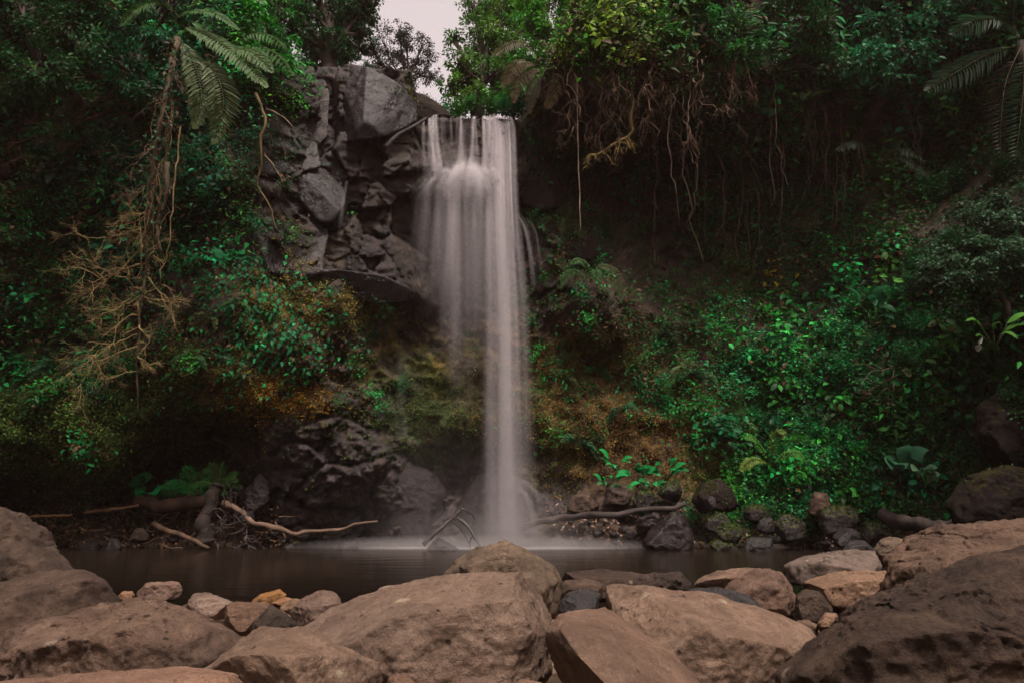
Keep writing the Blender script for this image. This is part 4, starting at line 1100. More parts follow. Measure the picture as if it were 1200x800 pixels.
# ------------------------------------------------------------------ ferns, palm and large leaved plants
def fern_at(name, label, cat, root, Y, paths, hw, n, col, group=None, **kw):
    """each path is a frond in pixels with its own depth offsets"""
    t = thing(name, label, cat, W(root[0], root[1], Y), group)
    for path in paths:
        mb = MB()
        pts = [W(p[0], p[1], Y + (p[2] if len(p) > 2 else 0)) for p in path]
        sc = kw.get('scales', {}).get(paths.index(path), 1)
        frond(mb, pts, hw * sc, n, col[paths.index(path) % len(col)], **{k: v for k, v in kw.items() if k != 'scales'})
        mb.build('frond', M['leaf'], t)
    return t
fern_at('tree_fern', 'big tree fern arching down from the left wall with a browning frond', 'fern', (206, 30), 17.0,
        [[(206, 28), (240, 40, -.3), (282, 68, -.8), (314, 104, -1)], [(222, 66), (250, 82, -.5), (262, 120, -.9), (250, 170, -1)], [(200, 26), (222, 14, -.2), (252, 16, -.5), (282, 36, -.7)],
         [(230, 52), (262, 56, -.4), (296, 62, -.8), (320, 86, -1)], [(206, 40), (226, 70, -.4), (236, 112, -.8), (228, 152, -.9)], [(210, 20), (190, 4, -.2), (160, 10, -.4), (140, 32, -.5)], [(215, 20), (240, -8, -.2), (280, -14, -.4), (312, 6, -.6)]],
        .5, 44, [(.05, .105, .025), (.06, .085, .03), (.03, .095, .015)], up=(.3, -1, .6), scales={1: 1.15, 2: .6, 5: .7, 6: .8}, droop=.12, sweep=.75)
fern_at('fern', 'fern with widely spaced leaflets left of the pale streaked rock', 'fern', (278, 70), 18.6,
        [[(276, 66), (300, 54, -.3), (326, 66, -.5), (344, 92, -.6)], [(270, 60), (292, 40, -.2), (316, 42, -.4), (336, 58, -.5)]], .36, 18, [(.045, .12, .03)], up=(.2, -1, .7), wf=.8, droop=.5)
fern_at('fern', 'brown tipped fern fanning over the rim right of the bright tree', 'fern', (628, 72), 21.4,
        [[(630, 66), (612, 50, -.2), (592, 54, -.4), (578, 66, -.5)], [(630, 70), (645, 54, -.3), (664, 54, -.5), (682, 68, -.6)], [(626, 74), (606, 72, -.3), (596, 88, -.5), (590, 104, -.6)]], .42, 26, [(.09, .085, .04), (.05, .1, .04)], up=(0, -1, .6))
dead = [[(640, 80), (622, 84, -.2), (606, 100, -.4), (602, 122, -.5)], [(640, 82), (628, 94, -.2), (622, 112, -.4), (620, 134, -.4)], [(648, 80), (652, 96, -.3), (646, 114, -.4), (640, 128, -.4)],
        [(652, 78), (668, 82, -.2), (678, 98, -.4), (680, 116, -.5)], [(658, 76), (676, 72, -.2), (690, 84, -.4), (696, 104, -.5)], [(636, 78), (616, 74, -.2), (600, 84, -.4), (594, 100, -.5)]]
fern_at('dead_fern', 'skirt of brown dead fern fronds drooping over the dark recess', 'fern', (646, 78), 20.9, dead, .34, 26, [(.075, .05, .03), (.06, .055, .03), (.09, .06, .03)], up=(0, -1, .5), droop=.4)
fern_at('fern', 'drooping fern on the jutting brown ledge right of the fall', 'fern', (692, 332), 21.6,
        [[(690, 334), (676, 318, -.2), (664, 322, -.4), (656, 340, -.5)], [(692, 330), (704, 312, -.2), (722, 318, -.4), (736, 346, -.5)], [(692, 332), (688, 312, -.3), (678, 304, -.5), (668, 310, -.7)], [(694, 332), (712, 326, -.2), (726, 336, -.3), (730, 352, -.4)], [(692, 332), (698, 316, -.4), (700, 322, -.7), (704, 346, -.9)]],
        .24, 22, [(.04, .11, .03), (.07, .09, .035)], up=(0, -1, .6), droop=.4)
t = fern_at('palm', 'palm with long feathery fronds in the top right corner', 'palm', (1196, 50), 16.6,
        [[(1196, 46), (1172, 24, -.3), (1142, 24, -.6), (1114, 42, -.8)], [(1196, 48), (1180, 10, -.3), (1170, -16, -.5), (1150, -34, -.7)], [(1196, 52), (1158, 64, -.3), (1122, 84, -.6), (1084, 108, -.9)], [(1196, 56), (1180, 92, -.3), (1174, 132, -.5), (1172, 182, -.6)],
         [(1200, 56), (1200, 96, -.4), (1196, 140, -.6), (1190, 190, -.7)], [(1200, 44), (1222, 14, -.3), (1250, 10, -.6), (1280, 30, -.8)], [(1198, 46), (1188, 30, -.5), (1190, -4, -.9), (1206, -40, -1.2)], [(1202, 52), (1236, 66, -.4), (1258, 100, -.6), (1268, 150, -.8)]],
        .62, 34, [(.02, .06, .025), (.012, .07, .015), (.018, .04, .02), (.028, .026, .018)], up=(.3, -1, .5), wf=.55, droop=.35, sweep=.7)
tr_ = MB(); tube(tr_, wiggle(spline([W(1210, 300, 17.6), W(1204, 180, 17.2), W(1198, 50, 16.6)], 14), .06, 4), .1, 8, (.04, .032, .026), .2)
tr_.build('trunk', M['wood'], t)
fern_at('fern', 'grey green fern spray in the shaded middle of the upper right forest', 'fern', (1030, 190), 20.8,
        [[(1030, 192), (1048, 176, -.3), (1066, 178, -.5), (1086, 190, -.6)], [(1030, 190), (1058, 186, -.3), (1076, 196, -.4), (1090, 208, -.5)], [(1028, 190), (1012, 172, -.3), (996, 168, -.4), (980, 178, -.5)]], .34, 20, [(.02, .04, .02)], up=(0, -1, .7), wf=.5)
fern_at('fern', 'fern with upright yellow green fronds low on the right slope', 'fern', (905, 545), 20.2,
        [[(905, 545), (892, 524, -.2), (882, 512, -.4), (874, 514, -.5)], [(905, 545), (906, 520, -.2), (912, 506, -.4), (922, 506, -.6)], [(905, 545), (920, 532, -.2), (934, 530, -.4), (944, 540, -.5)], [(905, 545), (888, 538, -.3), (876, 542, -.5), (868, 552, -.6)]], .22, 20, [(.04, .15, .02), (.09, .15, .02)], up=(0, -1, .8))

def cave_fern(px, py, Y, r, label, seed, col):
    rg = np.random.default_rng(seed)
    t = thing('fern', label, 'fern', W(px, py, Y))
    for k in range(11):
        a = -1.45 + 2.9 * k / 10 + rg.uniform(-.1, .1)
        l = r * rg.uniform(.7, 1.1)
        mb = MB()
        b = W(px, py, Y)
        e = b + np.array([math.sin(a) * l, -.5 * l * rg.uniform(-.4, 1), l * math.cos(a) * .9])
        frond(mb, [b, b * .5 + e * .5 + (0, 0, .22 * l), e], .2 * l, 24, col_var(1, col, .3, rg)[0], up=(0, -1, .5), rg=rg, wf=.6, sweep=.8)
        mb.build('frond', M['leaf'], t)
cave_fern(232, 586, 21.7, 1.1, 'bright fern clump in the mouth of the low cave', 41, (.008, .22, .04))
cave_fern(258, 576, 21.3, 1.0, 'yellowish fern clump at the right side of the cave mouth', 42, (.045, .15, .025))
cave_fern(205, 588, 22.0, .8, 'small fern clump behind the bark slab at the cave mouth', 43, (.008, .16, .035))

FG = 'small ferns on the gorge walls'
FP = []
for k in range(3):
    rgf = np.random.default_rng(90 + k)
    t = thing('fern', 'small fern', 'fern', (0, 0, 0), FG)
    for a in np.linspace(-1.3, 1.3, 9):
        l = rgf.uniform(.5, .8)
        e = np.array([math.sin(a) * l, -.45 * l, .55 * math.cos(a) * l - .25 * abs(a) * l])
        mb = MB()
        frond(mb, [(0, 0, 0), e * (.5, .5, .3) + (0, 0, .28 * l), e], .13, 15, [(.03, .1, .025), (.015, .08, .03), (.06, .09, .03)][k], up=(0, -.6, .8), rg=rgf)
        mb.build('frond', M['leaf'], t)
    FP.append(t)
spots_f = [(l, rng.uniform(*x), rng.uniform(*y)) for l, n_, x, y in [('small fern among the dense plants of the right slope', 26, (860, 1110), (360, 560)), ('small fern on the brown mossy wall right of the fall', 9, (630, 830), (420, 530)),
            ('small dark fern on the upper right wall', 14, (780, 1150), (100, 300)), ('small fern on the left wall', 18, (20, 300), (120, 440)), ('small fern fringing the dark recess', 8, (620, 800), (120, 340))] for _ in range(n_)]
for q, (lab, px, py) in enumerate(spots_f):
    p, rot, sc = on_cliff(px, py, .12), (rng.uniform(-.3, .5), rng.uniform(-.5, .5), rng.uniform(-.6, .6)), rng.uniform(.6, 1.3)
    if q < 3:
        FP[q].location, FP[q].rotation_euler, FP[q].scale, FP[q]['label'] = [float(x) for x in p], rot, (sc, sc, sc), lab
    else:
        dup(FP[q % 3], p, rot, sc, lab, FG)

def broad_plant(name, label, px, py, Y, n, ln, col, seed, wfac=.5, spread=.9, group=None, up=.8):
    rg = np.random.default_rng(seed)
    b = W(px, py, Y)
    t = thing(name, label, 'plant', b, group)
    for k in range(n):
        a = rg.uniform(-1, 1) * spread
        l = ln * rg.uniform(.6, 1.1)
        s = b + np.array([math.sin(a) * l * .5, -.2 * l * rg.uniform(0, 1), up * l * rg.uniform(.5, 1)])
        e = s + np.array([math.sin(a) * l * .7, -.35 * l, rg.uniform(-.35, .45) * l])
        mb = MB()
        blade(mb, [s, (s + e) / 2 + (0, 0, .1 * l), e], l * wfac, np.clip(np.array(col) * np.exp(rg.normal(0, .25)), 0, .6), up=(0, -1, .9))
        lf = mb.build('leaf', M['leaf'], t)
        st = MB(); tube(st, spline([b, (b + s) / 2 + (0, -.03, .02), s], 5), .012, 4, (.04, .08, .02))
        st.build('stalk', M['leaf'], lf)
    return t
for i, (px, py, l) in enumerate([(712, 570, .5), (730, 575, .42), (747, 571, .78), (764, 574, .5), (782, 563, .62), (722, 552, .55)]):
    broad_plant('broad_leaved_plant', ['leftmost of the broad leaved plants above the brown bank rocks', 'broad leaved plant second from the left above the brown bank rocks', 'largest broad leaved plant in the middle above the brown bank rocks', 'broad leaved plant right of the largest one above the bank rocks', 'rightmost of the broad leaved plants above the brown bank rocks', 'small broad leaved plant rising behind the others on the bank'][i],
                px, py, 21.6 + .2 * (i % 3), 7, l, (.01, .17, .04), 60 + i, wfac=.36, spread=1.3, up=[.6, .4, .9, .5, 1.0, .8][i], group='broad leaved plants of the bank')
broad_plant('broad_leaved_plant', 'heart leaved plant standing at the left of the cave mouth', 172, 586, 21.8, 9, .7, (.008, .2, .05), 70, .75)
broad_plant('broad_leaved_plant', 'aroid with large dark leaves low on the right slope', 1055, 566, 17.6, 7, .85, (.02, .085, .04), 71, .62)
broad_plant('broad_leaved_plant', 'aroid with soft grey green leaves right of the darker aroid', 1086, 570, 17.2, 5, .6, (.04, .085, .045), 72, .6)
broad_plant('banana_plant', 'banana like plant with tall paddle leaves on the right slope', 1022, 384, 20.3, 7, 1.25, (.016, .11, .04), 73, .36, .8)
broad_plant('broad_leaved_plant', 'strap leaved plant with a yellow leaf on the right slope', 1165, 410, 16.0, 7, .8, (.05, .16, .02), 74, .2, 1.2)
broad_plant('broad_leaved_plant', 'strap leaved plant hanging on the dark wall of the upper right', 934, 120, 21.6, 6, .9, (.07, .15, .02), 75, .2, 1.3, up=.2)
broad_plant('broad_leaved_plant', 'glossy broad leaved plant beside the moss left of the rock outcrop', 268, 312, 18.7, 9, .55, (.012, .16, .05), 76, .6, 1.2, up=.5)
broad_plant('broad_leaved_plant', 'small bright plant on the ledge beside the right edge of the fall', 622, 500, 22.3, 5, .5, (.016, .18, .05), 77, .5)
broad_plant('broad_leaved_plant', 'upright fleshy plant at the left end of the dense right slope', 966, 362, 22.3, 6, .7, (.014, .12, .04), 78, .3)
mb = MB(); pts = [W(1146, 412, 16.1), W(1147, 404, 15.95), W(1152, 394, 15.9)]
blade(mb, pts, .15, (.5, .5, .46), fold=.1)
tag(mb.build('dead_leaf', M['leaf']), 'single dry white leaf hanging on the dark right slope', 'leaf')

# ------------------------------------------------------------------ hanging roots, vines and dead wood
def twigs(mb, p, d, l, r, depth, rg, col, gr=-.15):
    n = 8
    e = p + d * l
    path = wiggle(spline([p, p + d * l * .5 + rg.normal(0, .09 * l, 3), e + np.array([0, 0, gr * l])], n), .05 * l + .01, int(rg.integers(1e6)), 2.5)
    tube(mb, path, r * np.linspace(1, .45, n), 4 if r < .02 else 6, col)
    if depth:
        for k in range(int(rg.integers(3, 6))):
            i = int(rg.integers(2, n))
            nd = unit(d + rg.normal(0, .62, 3) * (1, .6, 1))
            twigs(mb, path[i], nd, l * rg.uniform(.4, .75), r * .55, depth - 1, rg, col, gr)
RC = (.2, .145, .062)
rg = np.random.default_rng(5)
t = thing('dead_tree', 'long dead tree hanging upside down with tangled bare twigs on the left wall', 'dead tree', W(206, 46, 16.7))
mb = MB()
main = wiggle(spline([W(208, 44, 16.7), W(198, 100, 16.5), W(184, 170, 16.7), (W(178, 240, 17.2)), W(172, 300, 17.5), W(163, 370, 17.8), W(160, 430, 18.2), W(161, 492, 18.6)], 40), .07, 3, 1.5)
tube(mb, main, np.interp(np.linspace(0, 1, 40), [0, .5, .62, 1], [.075, .075, .06, .014]), 8, (.085, .06, .035), .6)
mb.build('trunk', M['wood'], t)
mb = MB()
nl = 900
ii = rg.integers(1, 27, nl)
P = main[ii] + rg.normal(0, .17, (nl, 3)) * (1, .7, 1)
sl = rg.uniform(.07, .16, nl)
leaves(mb, P, rg.normal(0, .6, (nl, 3)) + (0, -.4, -.5), rg.normal(0, .4, (nl, 3)) + (0, -.8, .6), sl, sl * .55, np.where(rg.uniform(size=(nl, 1)) < .35, col_var(nl, BR, .4, rg), col_var(nl, (.02, .07, .03), .4, rg)), T8)
mb.build('climbing_leaves', M['leaf'], t)
for (i, sx, ln) in [(3, 1, .7), (5, -1, .8), (8, 1, .6), (10, -1, .9), (12, 1, .7), (14, -1, .9)]:
    mb = MB()
    twigs(mb, main[i], unit(np.array([sx * .5, -.2, -.9])), ln, .016, 3, rg, (.09, .06, .035))
    mb.build('hanging_rootlets', M['wood'], t)
mb = MB()
second = wiggle(spline([W(196, 190, 16.6), W(195, 230, 16.8), W(186, 268, 17), W(190, 300, 17.2)], 16), .06, 8, 1.5)
tube(mb, second, np.linspace(.07, .03, 16), 7, (.06, .045, .027), .5)
mb.build('second_stem', M['wood'], t)
for (i, sx, ln) in [(17, -1, 1.3), (19, -1, 1.7), (21, -1, 2.0), (22, 1, .9), (23, -1, 1.8), (24, 1, 1.2), (25, -1, 1.6), (26, 1, 1.0), (28, -1, 1.5), (29, 1, .8), (30, -1, 1.9), (31, -1, 1.1), (32, 1, .7), (34, -1, .9)]:
    mb = MB()
    d = unit(np.array([sx * 1.0, -.15 + rg.normal(0, .15), -.55 + rg.normal(0, .3)]))
    twigs(mb, main[i], d, ln * .66, .026, 4, rg, RC, -.05)
    mb.build('branch', M['wood'], t)

def vine(name, label, cat, pts, r, col=(.08, .055, .035), seed=0, amp=.05, group=None, n=24, tip=.35, tuft=0, wet=False):
    mb = MB()
    p = wiggle(spline(pts, n), amp, seed, 1.6)
    tube(mb, p, r * np.linspace(1, tip, n), 6, col, .2)
    rg = np.random.default_rng(seed)
    for k in range(tuft):
        i = int(rg.integers(3, n))
        twigs(mb, p[i], unit(np.array([rg.normal(0, .7), rg.normal(0, .3), -.7])), rg.uniform(.2, .5), r * .45, 1, rg, col, -.3)
    return tag(mb.build(name, M['wet_wood' if wet else 'wood']), label, cat, group)
vine('hanging_root', 'mossy root hanging left of the rock outcrop with a bare lower tip', 'root', [W(300, 110, 18.8), W(310, 140, 18.6), (W(306, 180, 18.7)), W(305, 216, 18.9), W(316, 244, 19), W(328, 274, 19.2)], .05, (.11, .075, .03), 11, .08)
vine('bare_stick', 'bare stick slanting across the brown grey slab of the outcrop', 'stick', [W(312, 128, 18.9), W(330, 138, 18.9), W(346, 152, 19)], .03, (.2, .15, .1), 12)
vine('bare_stick', 'thin bare stick hanging down the slab left of the glossy boulder', 'stick', [W(310, 182, 18.9), W(322, 198, 19), W(333, 216, 19.1)], .025, (.2, .15, .1), 13)
vine('hanging_vine', 'long straight thin vine hanging free in front of the dark recess', 'vine', [W(676, 90, 20.4), W(677, 150, 20.4), W(679, 210, 20.4), W(680, 272, 20.4)], .022, (.17, .12, .09), 14, .03, tip=.8)
vine('mossy_branch', 'crooked moss covered branch reaching out of the dark recess', 'branch', [W(742, 90, 21), W(740, 130, 20.9), W(740, 156, 20.8), W(728, 166, 20.7), W(712, 174, 20.6), W(692, 184, 20.5)], .075, (.12, .085, .022), 15, .1, tuft=14, tip=.5)
HW = 'long roots hanging beside the dead tree'
for k in range(9):
    px, y0 = rng.uniform(176, 214), rng.uniform(60, 150)
    L = rng.uniform(110, 230)
    vine('hanging_root', 'long pale brown root hanging beside the dead tree on the left wall', 'root', [W(px, y0, 16.9), W(px - L * .05, y0 + L * .5, 16.9), W(px - L * .12, y0 + L, 17.3)], rng.uniform(.012, .026), tuple(np.array((.17, .12, .06)) * rng.uniform(.6, 1.2)), 1300 + k, .12, HW, 24, tuft=4)
HV = 'brown roots hanging from the overhanging rim'
for k in range(52):
    px = rng.choice([rng.uniform(690, 780), rng.uniform(640, 720), rng.uniform(780, 900)], p=[.55, .15, .3])
    y0 = rng.uniform(40, 100)
    L = rng.uniform(25, 110) if px < 800 else rng.uniform(20, 70)
    yy = 20.3 + rng.uniform(-.5, .6)
    vine('hanging_root', 'thin brown root hanging with others from the overhanging rim', 'root', [W(px, y0, yy), W(px + rng.normal(0, 5), y0 + L * .5, yy - .05), W(px + rng.normal(0, 8), y0 + L, yy)], rng.uniform(.008, .03), tuple(np.array((.085, .052, .03)) * rng.uniform(.5, 1.3)), 1000 + k, .3, HV, 18, tuft=int(rng.integers(3, 9)))
HL = 'lianas on the shaded upper right wall'
for k in range(54):
    px = rng.uniform(760, 1090)
    y0 = rng.uniform(60, 200)
    L = rng.uniform(60, 180)
    Y = float(on_cliff(px, y0)[1]) - .35
    vine('liana', 'thin dark liana hanging on the shaded upper right wall', 'liana', [W(px, y0, Y), W(px + rng.normal(4, 8), y0 + L * .5, Y - .1), W(px + rng.normal(10, 14), y0 + L, Y)], rng.uniform(.012, .032), (.075, .052, .035), 1100 + k, .14, HL, 18)
HT = 'tangled brown twigs on the left wall'
for k in range(16):
    px, py = rng.uniform(40, 200), rng.uniform(60, 190)
    mb = MB()
    p = on_cliff(px, py, .6)
    twigs(mb, p, unit(np.array([-.8 + rng.normal(0, .4), -.3, -.4])), rng.uniform(.6, 1.2), .02, 3, rng, (.1, .065, .038))
    tag(mb.build('dead_twigs', M['wood']), 'tangle of thin brown dead twigs on the left wall', 'twigs', HT)
mb = MB()
twigs(mb, on_cliff(1056, 410, .7), unit(np.array([-.5, -.3, -.9])), 1.3, .03, 3, rng, (.12, .085, .06))
tag(mb.build('dead_branches', M['wood']), 'spray of bare dead branches hanging on the dense right slope', 'branches')

# driftwood
DW = (.07, .05, .037)
def log(label, pts, r, col=DW, seed=0, name='driftwood_log', cat='log', tip=.5, sides=8, n=26, amp=.05):
    mb = MB()
    p = wiggle(spline([W(*q) for q in pts], n), amp, seed, 1.2)
    tube(mb, p, r * np.linspace(1, tip, n), sides, col, .3, seed)
    return tag(mb.build(name, M['wood']), label, cat)
log('long curved pale driftwood branch lying right of the root heap', [(262, 588, 20.6), (280, 602, 20.5), (312, 617, 20.3), (350, 622, 20.2), (396, 618, 20.3), (438, 610, 20.6)], .105, (.12, .076, .052), 1, tip=.25, amp=.12)
log('long fallen log resting above the shore rocks right of the fall', [(612, 614, 21.2), (660, 608, 20.9), (720, 603, 20.6), (780, 594, 20.5), (806, 588, 20.6)], .1, (.04, .03, .027), 2, tip=.8, amp=.1)
log('dark log lying among the rocks at the right bank', [(1034, 604, 18.2), (1060, 612, 17.6), (1092, 618, 17.2), (1130, 612, 17)], .2, (.03, .022, .018), 3, tip=.8)
log('wide brown slab of rotten wood at the edge of the left beach', [(160, 588, 21.6), (190, 592, 21.4), (225, 588, 21.2), (252, 578, 21.2)], .22, (.04, .023, .014), 4, tip=.8, amp=.1)
log('stout dark stump standing at the left of the curved driftwood', [(240, 636, 20.4), (244, 612, 20.5), (250, 590, 20.7), (256, 574, 20.8)], .3, (.025, .017, .013), 5, tip=.5, amp=.12, name='stump', cat='stump')
log('brown log sloping from the litter down into the pool', [(180, 614, 20.8), (200, 622, 20.4), (222, 632, 20.1), (246, 644, 19.9)], .1, (.07, .042, .025), 6)
log('thin straight golden stick lying on the left beach litter', [(22, 607, 20.7), (50, 604, 20.6), (84, 602, 20.6)], .055, (.16, .09, .04), 7, name='stick', cat='stick', tip=.7)
log('golden brown stick beside the rotten slab on the left beach', [(100, 600, 21), (130, 597, 21), (162, 592, 21.1)], .06, (.13, .072, .035), 8, name='stick', cat='stick', tip=.7)
ST = 'loose sticks in the litter of the left beach'
for k in range(46):
    px, py = rng.uniform(30, 330), rng.uniform(596, 638)
    a = rng.normal(.1, .5); l = rng.uniform(10, 45)
    Y0 = float(on_cliff(px, py, .3)[1])
    p0, p1 = W(px, py, Y0), W(px + l * math.cos(a), py + l * math.sin(a) * .7, Y0 - .3 + rng.uniform(-.3, .3))
    vine('stick', 'loose thin stick in the brown litter of the left beach', 'stick', [p0, (p0 + p1) / 2 + rng.normal(0, .06, 3), p1], rng.uniform(.01, .035), tuple(np.array((.2, .13, .08)) * rng.uniform(.4, 1.3)), 1200 + k, .05, ST, 10, wet=True)
mb = MB()
rgs = np.random.default_rng(9)
for k in range(26):
    twigs(mb, W(rgs.uniform(236, 300), rgs.uniform(590, 634), 20.5), unit(rgs.normal(size=3) * (1, .3, 1) + (.2, -.2, -.4)), rgs.uniform(.25, .6), .018, 1, rgs, (.06, .045, .04), 0)
tag(mb.build('root_heap', M['wet_wood']), 'heap of tangled dark wet roots around the stump', 'roots')
t = thing('forked_branch', 'forked dark branch sticking out of the white water by the fall', 'branch', W(540, 610, 20.4))
for pts, r in [([(496, 638, 20.2), (512, 622, 20.3), (526, 610, 20.4), (536, 606, 20.4)], .09), ([(532, 607, 20.4), (537, 601, 20.4), (540, 594, 20.4)], .085), ([(535, 606, 20.4), (548, 616, 20.2), (556, 630, 20.1), (563, 642, 20)], .065),
               ([(540, 596, 20.4), (550, 600, 20.6), (556, 608, 20.7), (553, 616, 20.7), (546, 616, 20.6)], .06), ([(530, 610, 20.4), (542, 622, 20.5), (550, 636, 20.5)], .035), ([(553, 628, 20.1), (550, 634, 20.1), (551, 643, 20)], .03)]:
    mb = MB(); tube(mb, wiggle(spline([W(*q) for q in pts], 12), .03, 4), r * .8 * np.linspace(1, .5, 12), 7, (.03, .021, .018), .4)
    mb.build('limb', M['wet_wood'], t)
# leaf litter on the left beach
n = 4200
px, py = np.where(np.arange(n) < 2600, rng.uniform(-20, 330, n), rng.uniform(640, 1100, n)), rng.uniform(590, 641, n)
P = on_cliff(px, py, .06) + rng.normal(0, .05, (n, 3))
mb = MB()
leaves(mb, P, rng.normal(size=(n, 3)), rng.normal(0, .5, (n, 3)) + (0, -.6, .8), rng.uniform(.06, .17, n), rng.uniform(.04, .09, n), col_var(n, (.1, .05, .024), .6), T4)
tag(mb.build('leaf_litter', M['wet_wood']), kind='stuff')
# ------------------------------------------------------------------ the falling water
def water_mat(name, col, dens=1.0, sx=7.0, sz=.25):
    m, nt, out = new_mat(name)
    g = G(nt)
    at = g.node('ShaderNodeAttribute', attribute_name='Col')
    sep = g.node('ShaderNodeSeparateColor'); g.set(sep, 0, at.outputs['Color'])
    uv = g.node('ShaderNodeUVMap')
    su = g.node('ShaderNodeSeparateXYZ'); g.set(su, 0, uv.outputs[0])
    e = g.math('MULTIPLY_ADD', su.outputs[0], 2, -1)
    e = g.math('SUBTRACT', 1, g.math('MULTIPLY', e, e), clamp=True)
    e = g.math('POWER', e, 1.6)
    geo = g.node('ShaderNodeNewGeometry')
    mp = g.node('ShaderNodeMapping'); mp.inputs['Scale'].default_value = (sx, sx, sz)
    g.set(mp, 'Vector', geo.outputs['Position'])
    n = g.noise(mp.outputs[0], 1.0, 3, .55)
    st = g.ramp(n, [(.3, .55), (.7, 1)])
    a = g.math('MULTIPLY', g.math('MULTIPLY', sep.outputs[0], e), g.math('MULTIPLY', st, dens), clamp=True)
    d = g.node('ShaderNodeBsdfDiffuse'); d.inputs[0].default_value = (*col, 1)
    t = g.node('ShaderNodeBsdfTranslucent'); t.inputs[0].default_value = (*col, 1)
    mx = g.node('ShaderNodeMixShader'); mx.inputs[0].default_value = .5
    nt.links.new(d.outputs[0], mx.inputs[1]); nt.links.new(t.outputs[0], mx.inputs[2])
    tr = g.node('ShaderNodeBsdfTransparent')
    fin = g.node('ShaderNodeMixShader'); g.set(fin, 0, a)
    nt.links.new(tr.outputs[0], fin.inputs[1]); nt.links.new(mx.outputs[0], fin.inputs[2])
    nt.links.new(fin.outputs[0], out.inputs[0])
    return m
M['fall'] = water_mat('falling_water', (.8, .755, .775))

def strip(mb, path, width, alpha, yaw, n=26):
    """one soft streak of water: a narrow curved ribbon that follows the falling path"""
    p = spline(path, n)
    w = np.interp(np.linspace(0, 1, n), np.linspace(0, 1, len(width)), width) if np.ndim(width) else np.full(n, width)
    a = np.interp(np.linspace(0, 1, n), np.linspace(0, 1, len(alpha)), alpha) if np.ndim(alpha) else np.full(n, alpha)
    dx = np.array([math.cos(yaw), math.sin(yaw), 0])
    bul = np.array([math.sin(yaw), -math.cos(yaw), 0])
    us = np.linspace(0, 1, 5)
    P = p[:, None] + dx * ((us - .5)[None, :, None] * w[:, None, None]) + bul * ((.25 - (us - .5) ** 2)[None, :, None] * w[:, None, None] * .9)
    idx = np.arange(n * 5).reshape(n, 5)
    q = np.stack([idx[:-1, :-1], idx[:-1, 1:], idx[1:, 1:], idx[1:, :-1]], -1).reshape(-1, 4)
    uv = np.stack([np.broadcast_to(us, (n, 5)), np.broadcast_to(np.linspace(0, 1, n)[:, None], (n, 5))], -1)
    c = np.repeat(a, 5)[:, None] * np.ones((1, 3))
    mb.add(P.reshape(-1, 3), [q], c, uv.reshape(-1, 2))

rw = np.random.default_rng(77)
fall = thing('waterfall', 'tall silky white waterfall dropping over the dark cliff into the pool', 'waterfall', W(598, 642, 21))
mb = MB()      # the main column
for k in range(70):
    x = rw.normal(0, 1)
    px0 = 585 + np.clip(x, -2, 2) * 7
    px1 = 596 + np.clip(x, -2.9, 2.9) * 10
    y = 21.15 + rw.normal(0, .16)
    strip(mb, [W(px0 - 1, 137.5 + rw.uniform(0, 1.5), y + .9), W(px0, 139.5 + rw.uniform(0, 2), y + .35), W(px0 + 3, 160, y + .05), W(px0 * .75 + px1 * .25, 250, y - .25), W(px0 * .4 + px1 * .6 + rw.normal(0, 1.6), 340, y - .32), W(px0 * .3 + px1 * .7 + rw.normal(0, 2.5), 440, y - .35), W(px1 + rw.normal(0, 1.5), 641, y - .35)],
          [.1, .2, .24, .3, .36, .42, .6], np.array([.12, .22, .17, .12, .1, .07, .055]) * rw.uniform(.3, 1.5), rw.uniform(-1, 1))
for k in range(16):      # bright cores
    px0 = rw.uniform(574, 596); px1 = 596 + (px0 - 585) * 1.2
    yend = rw.uniform(300, 600)
    strip(mb, [W(px0 - 1, 137.8, 22.0), W(px0, 140, 21.45), W(px0 + 2, 165, 21.1), W(px0 * .6 + px1 * .4 + rw.normal(0, 1), 260, 20.85), W(px1 + rw.normal(0, 2), yend, 20.8)], [.04, .07, .08, .1, .2], np.array([.3, .5, .45, .3, 0]) * rw.uniform(.5, 1.2), rw.uniform(-.8, .8))
mb.build('main_column', M['fall'], fall, uv=True)
mb = MB()      # separate strands from the uneven lip to the ledge
lip = lambda x: 138 + 1.6 * fbm(np.array([x * .13, 0, 0.]), 3, 4) + .5 * max(0, 508 - x)
for px, w, n, al in [(507, 4.5, 14, .3), (541, 3, 7, .22), (556, 2.5, 7, .24), (569, 3.5, 9, .24), (524, 9, 7, .07), (549, 12, 10, .07), (577, 5, 12, .22), (496, 4, 4, .1)]:
    for k in range(n):
        x = px + rw.normal(0, 1) * w * .6
        y = 21.25 + rw.normal(0, .1)
        b = rw.normal(0, 1.5)
        strip(mb, [W(x + 2, lip(x) - 1.5, y + .9), W(x, lip(x), y + .35), W(x + b * .3, 152, y), W(x - (px - 548) * .03 + b, 176, y - .15), W(x - (px - 548) * .1 + b * 2, 204 + rw.uniform(-4, 6), y - .28)],
              [.1, .1, .14, .17, .34], np.array([.5, .9, 1, .85, .45]) * al * rw.uniform(.4, 1.3), rw.uniform(-.8, .8), 18)
mb.build('upper_strands', M['fall'], fall, uv=True)
dome = lambda x: 197 + 22 * ((x - 552) / 62) ** 2 + 7 * fbm(np.array([x * .03, 3, 0.]), 3, 8)
mb = MB()      # water spreading over the rounded ledge
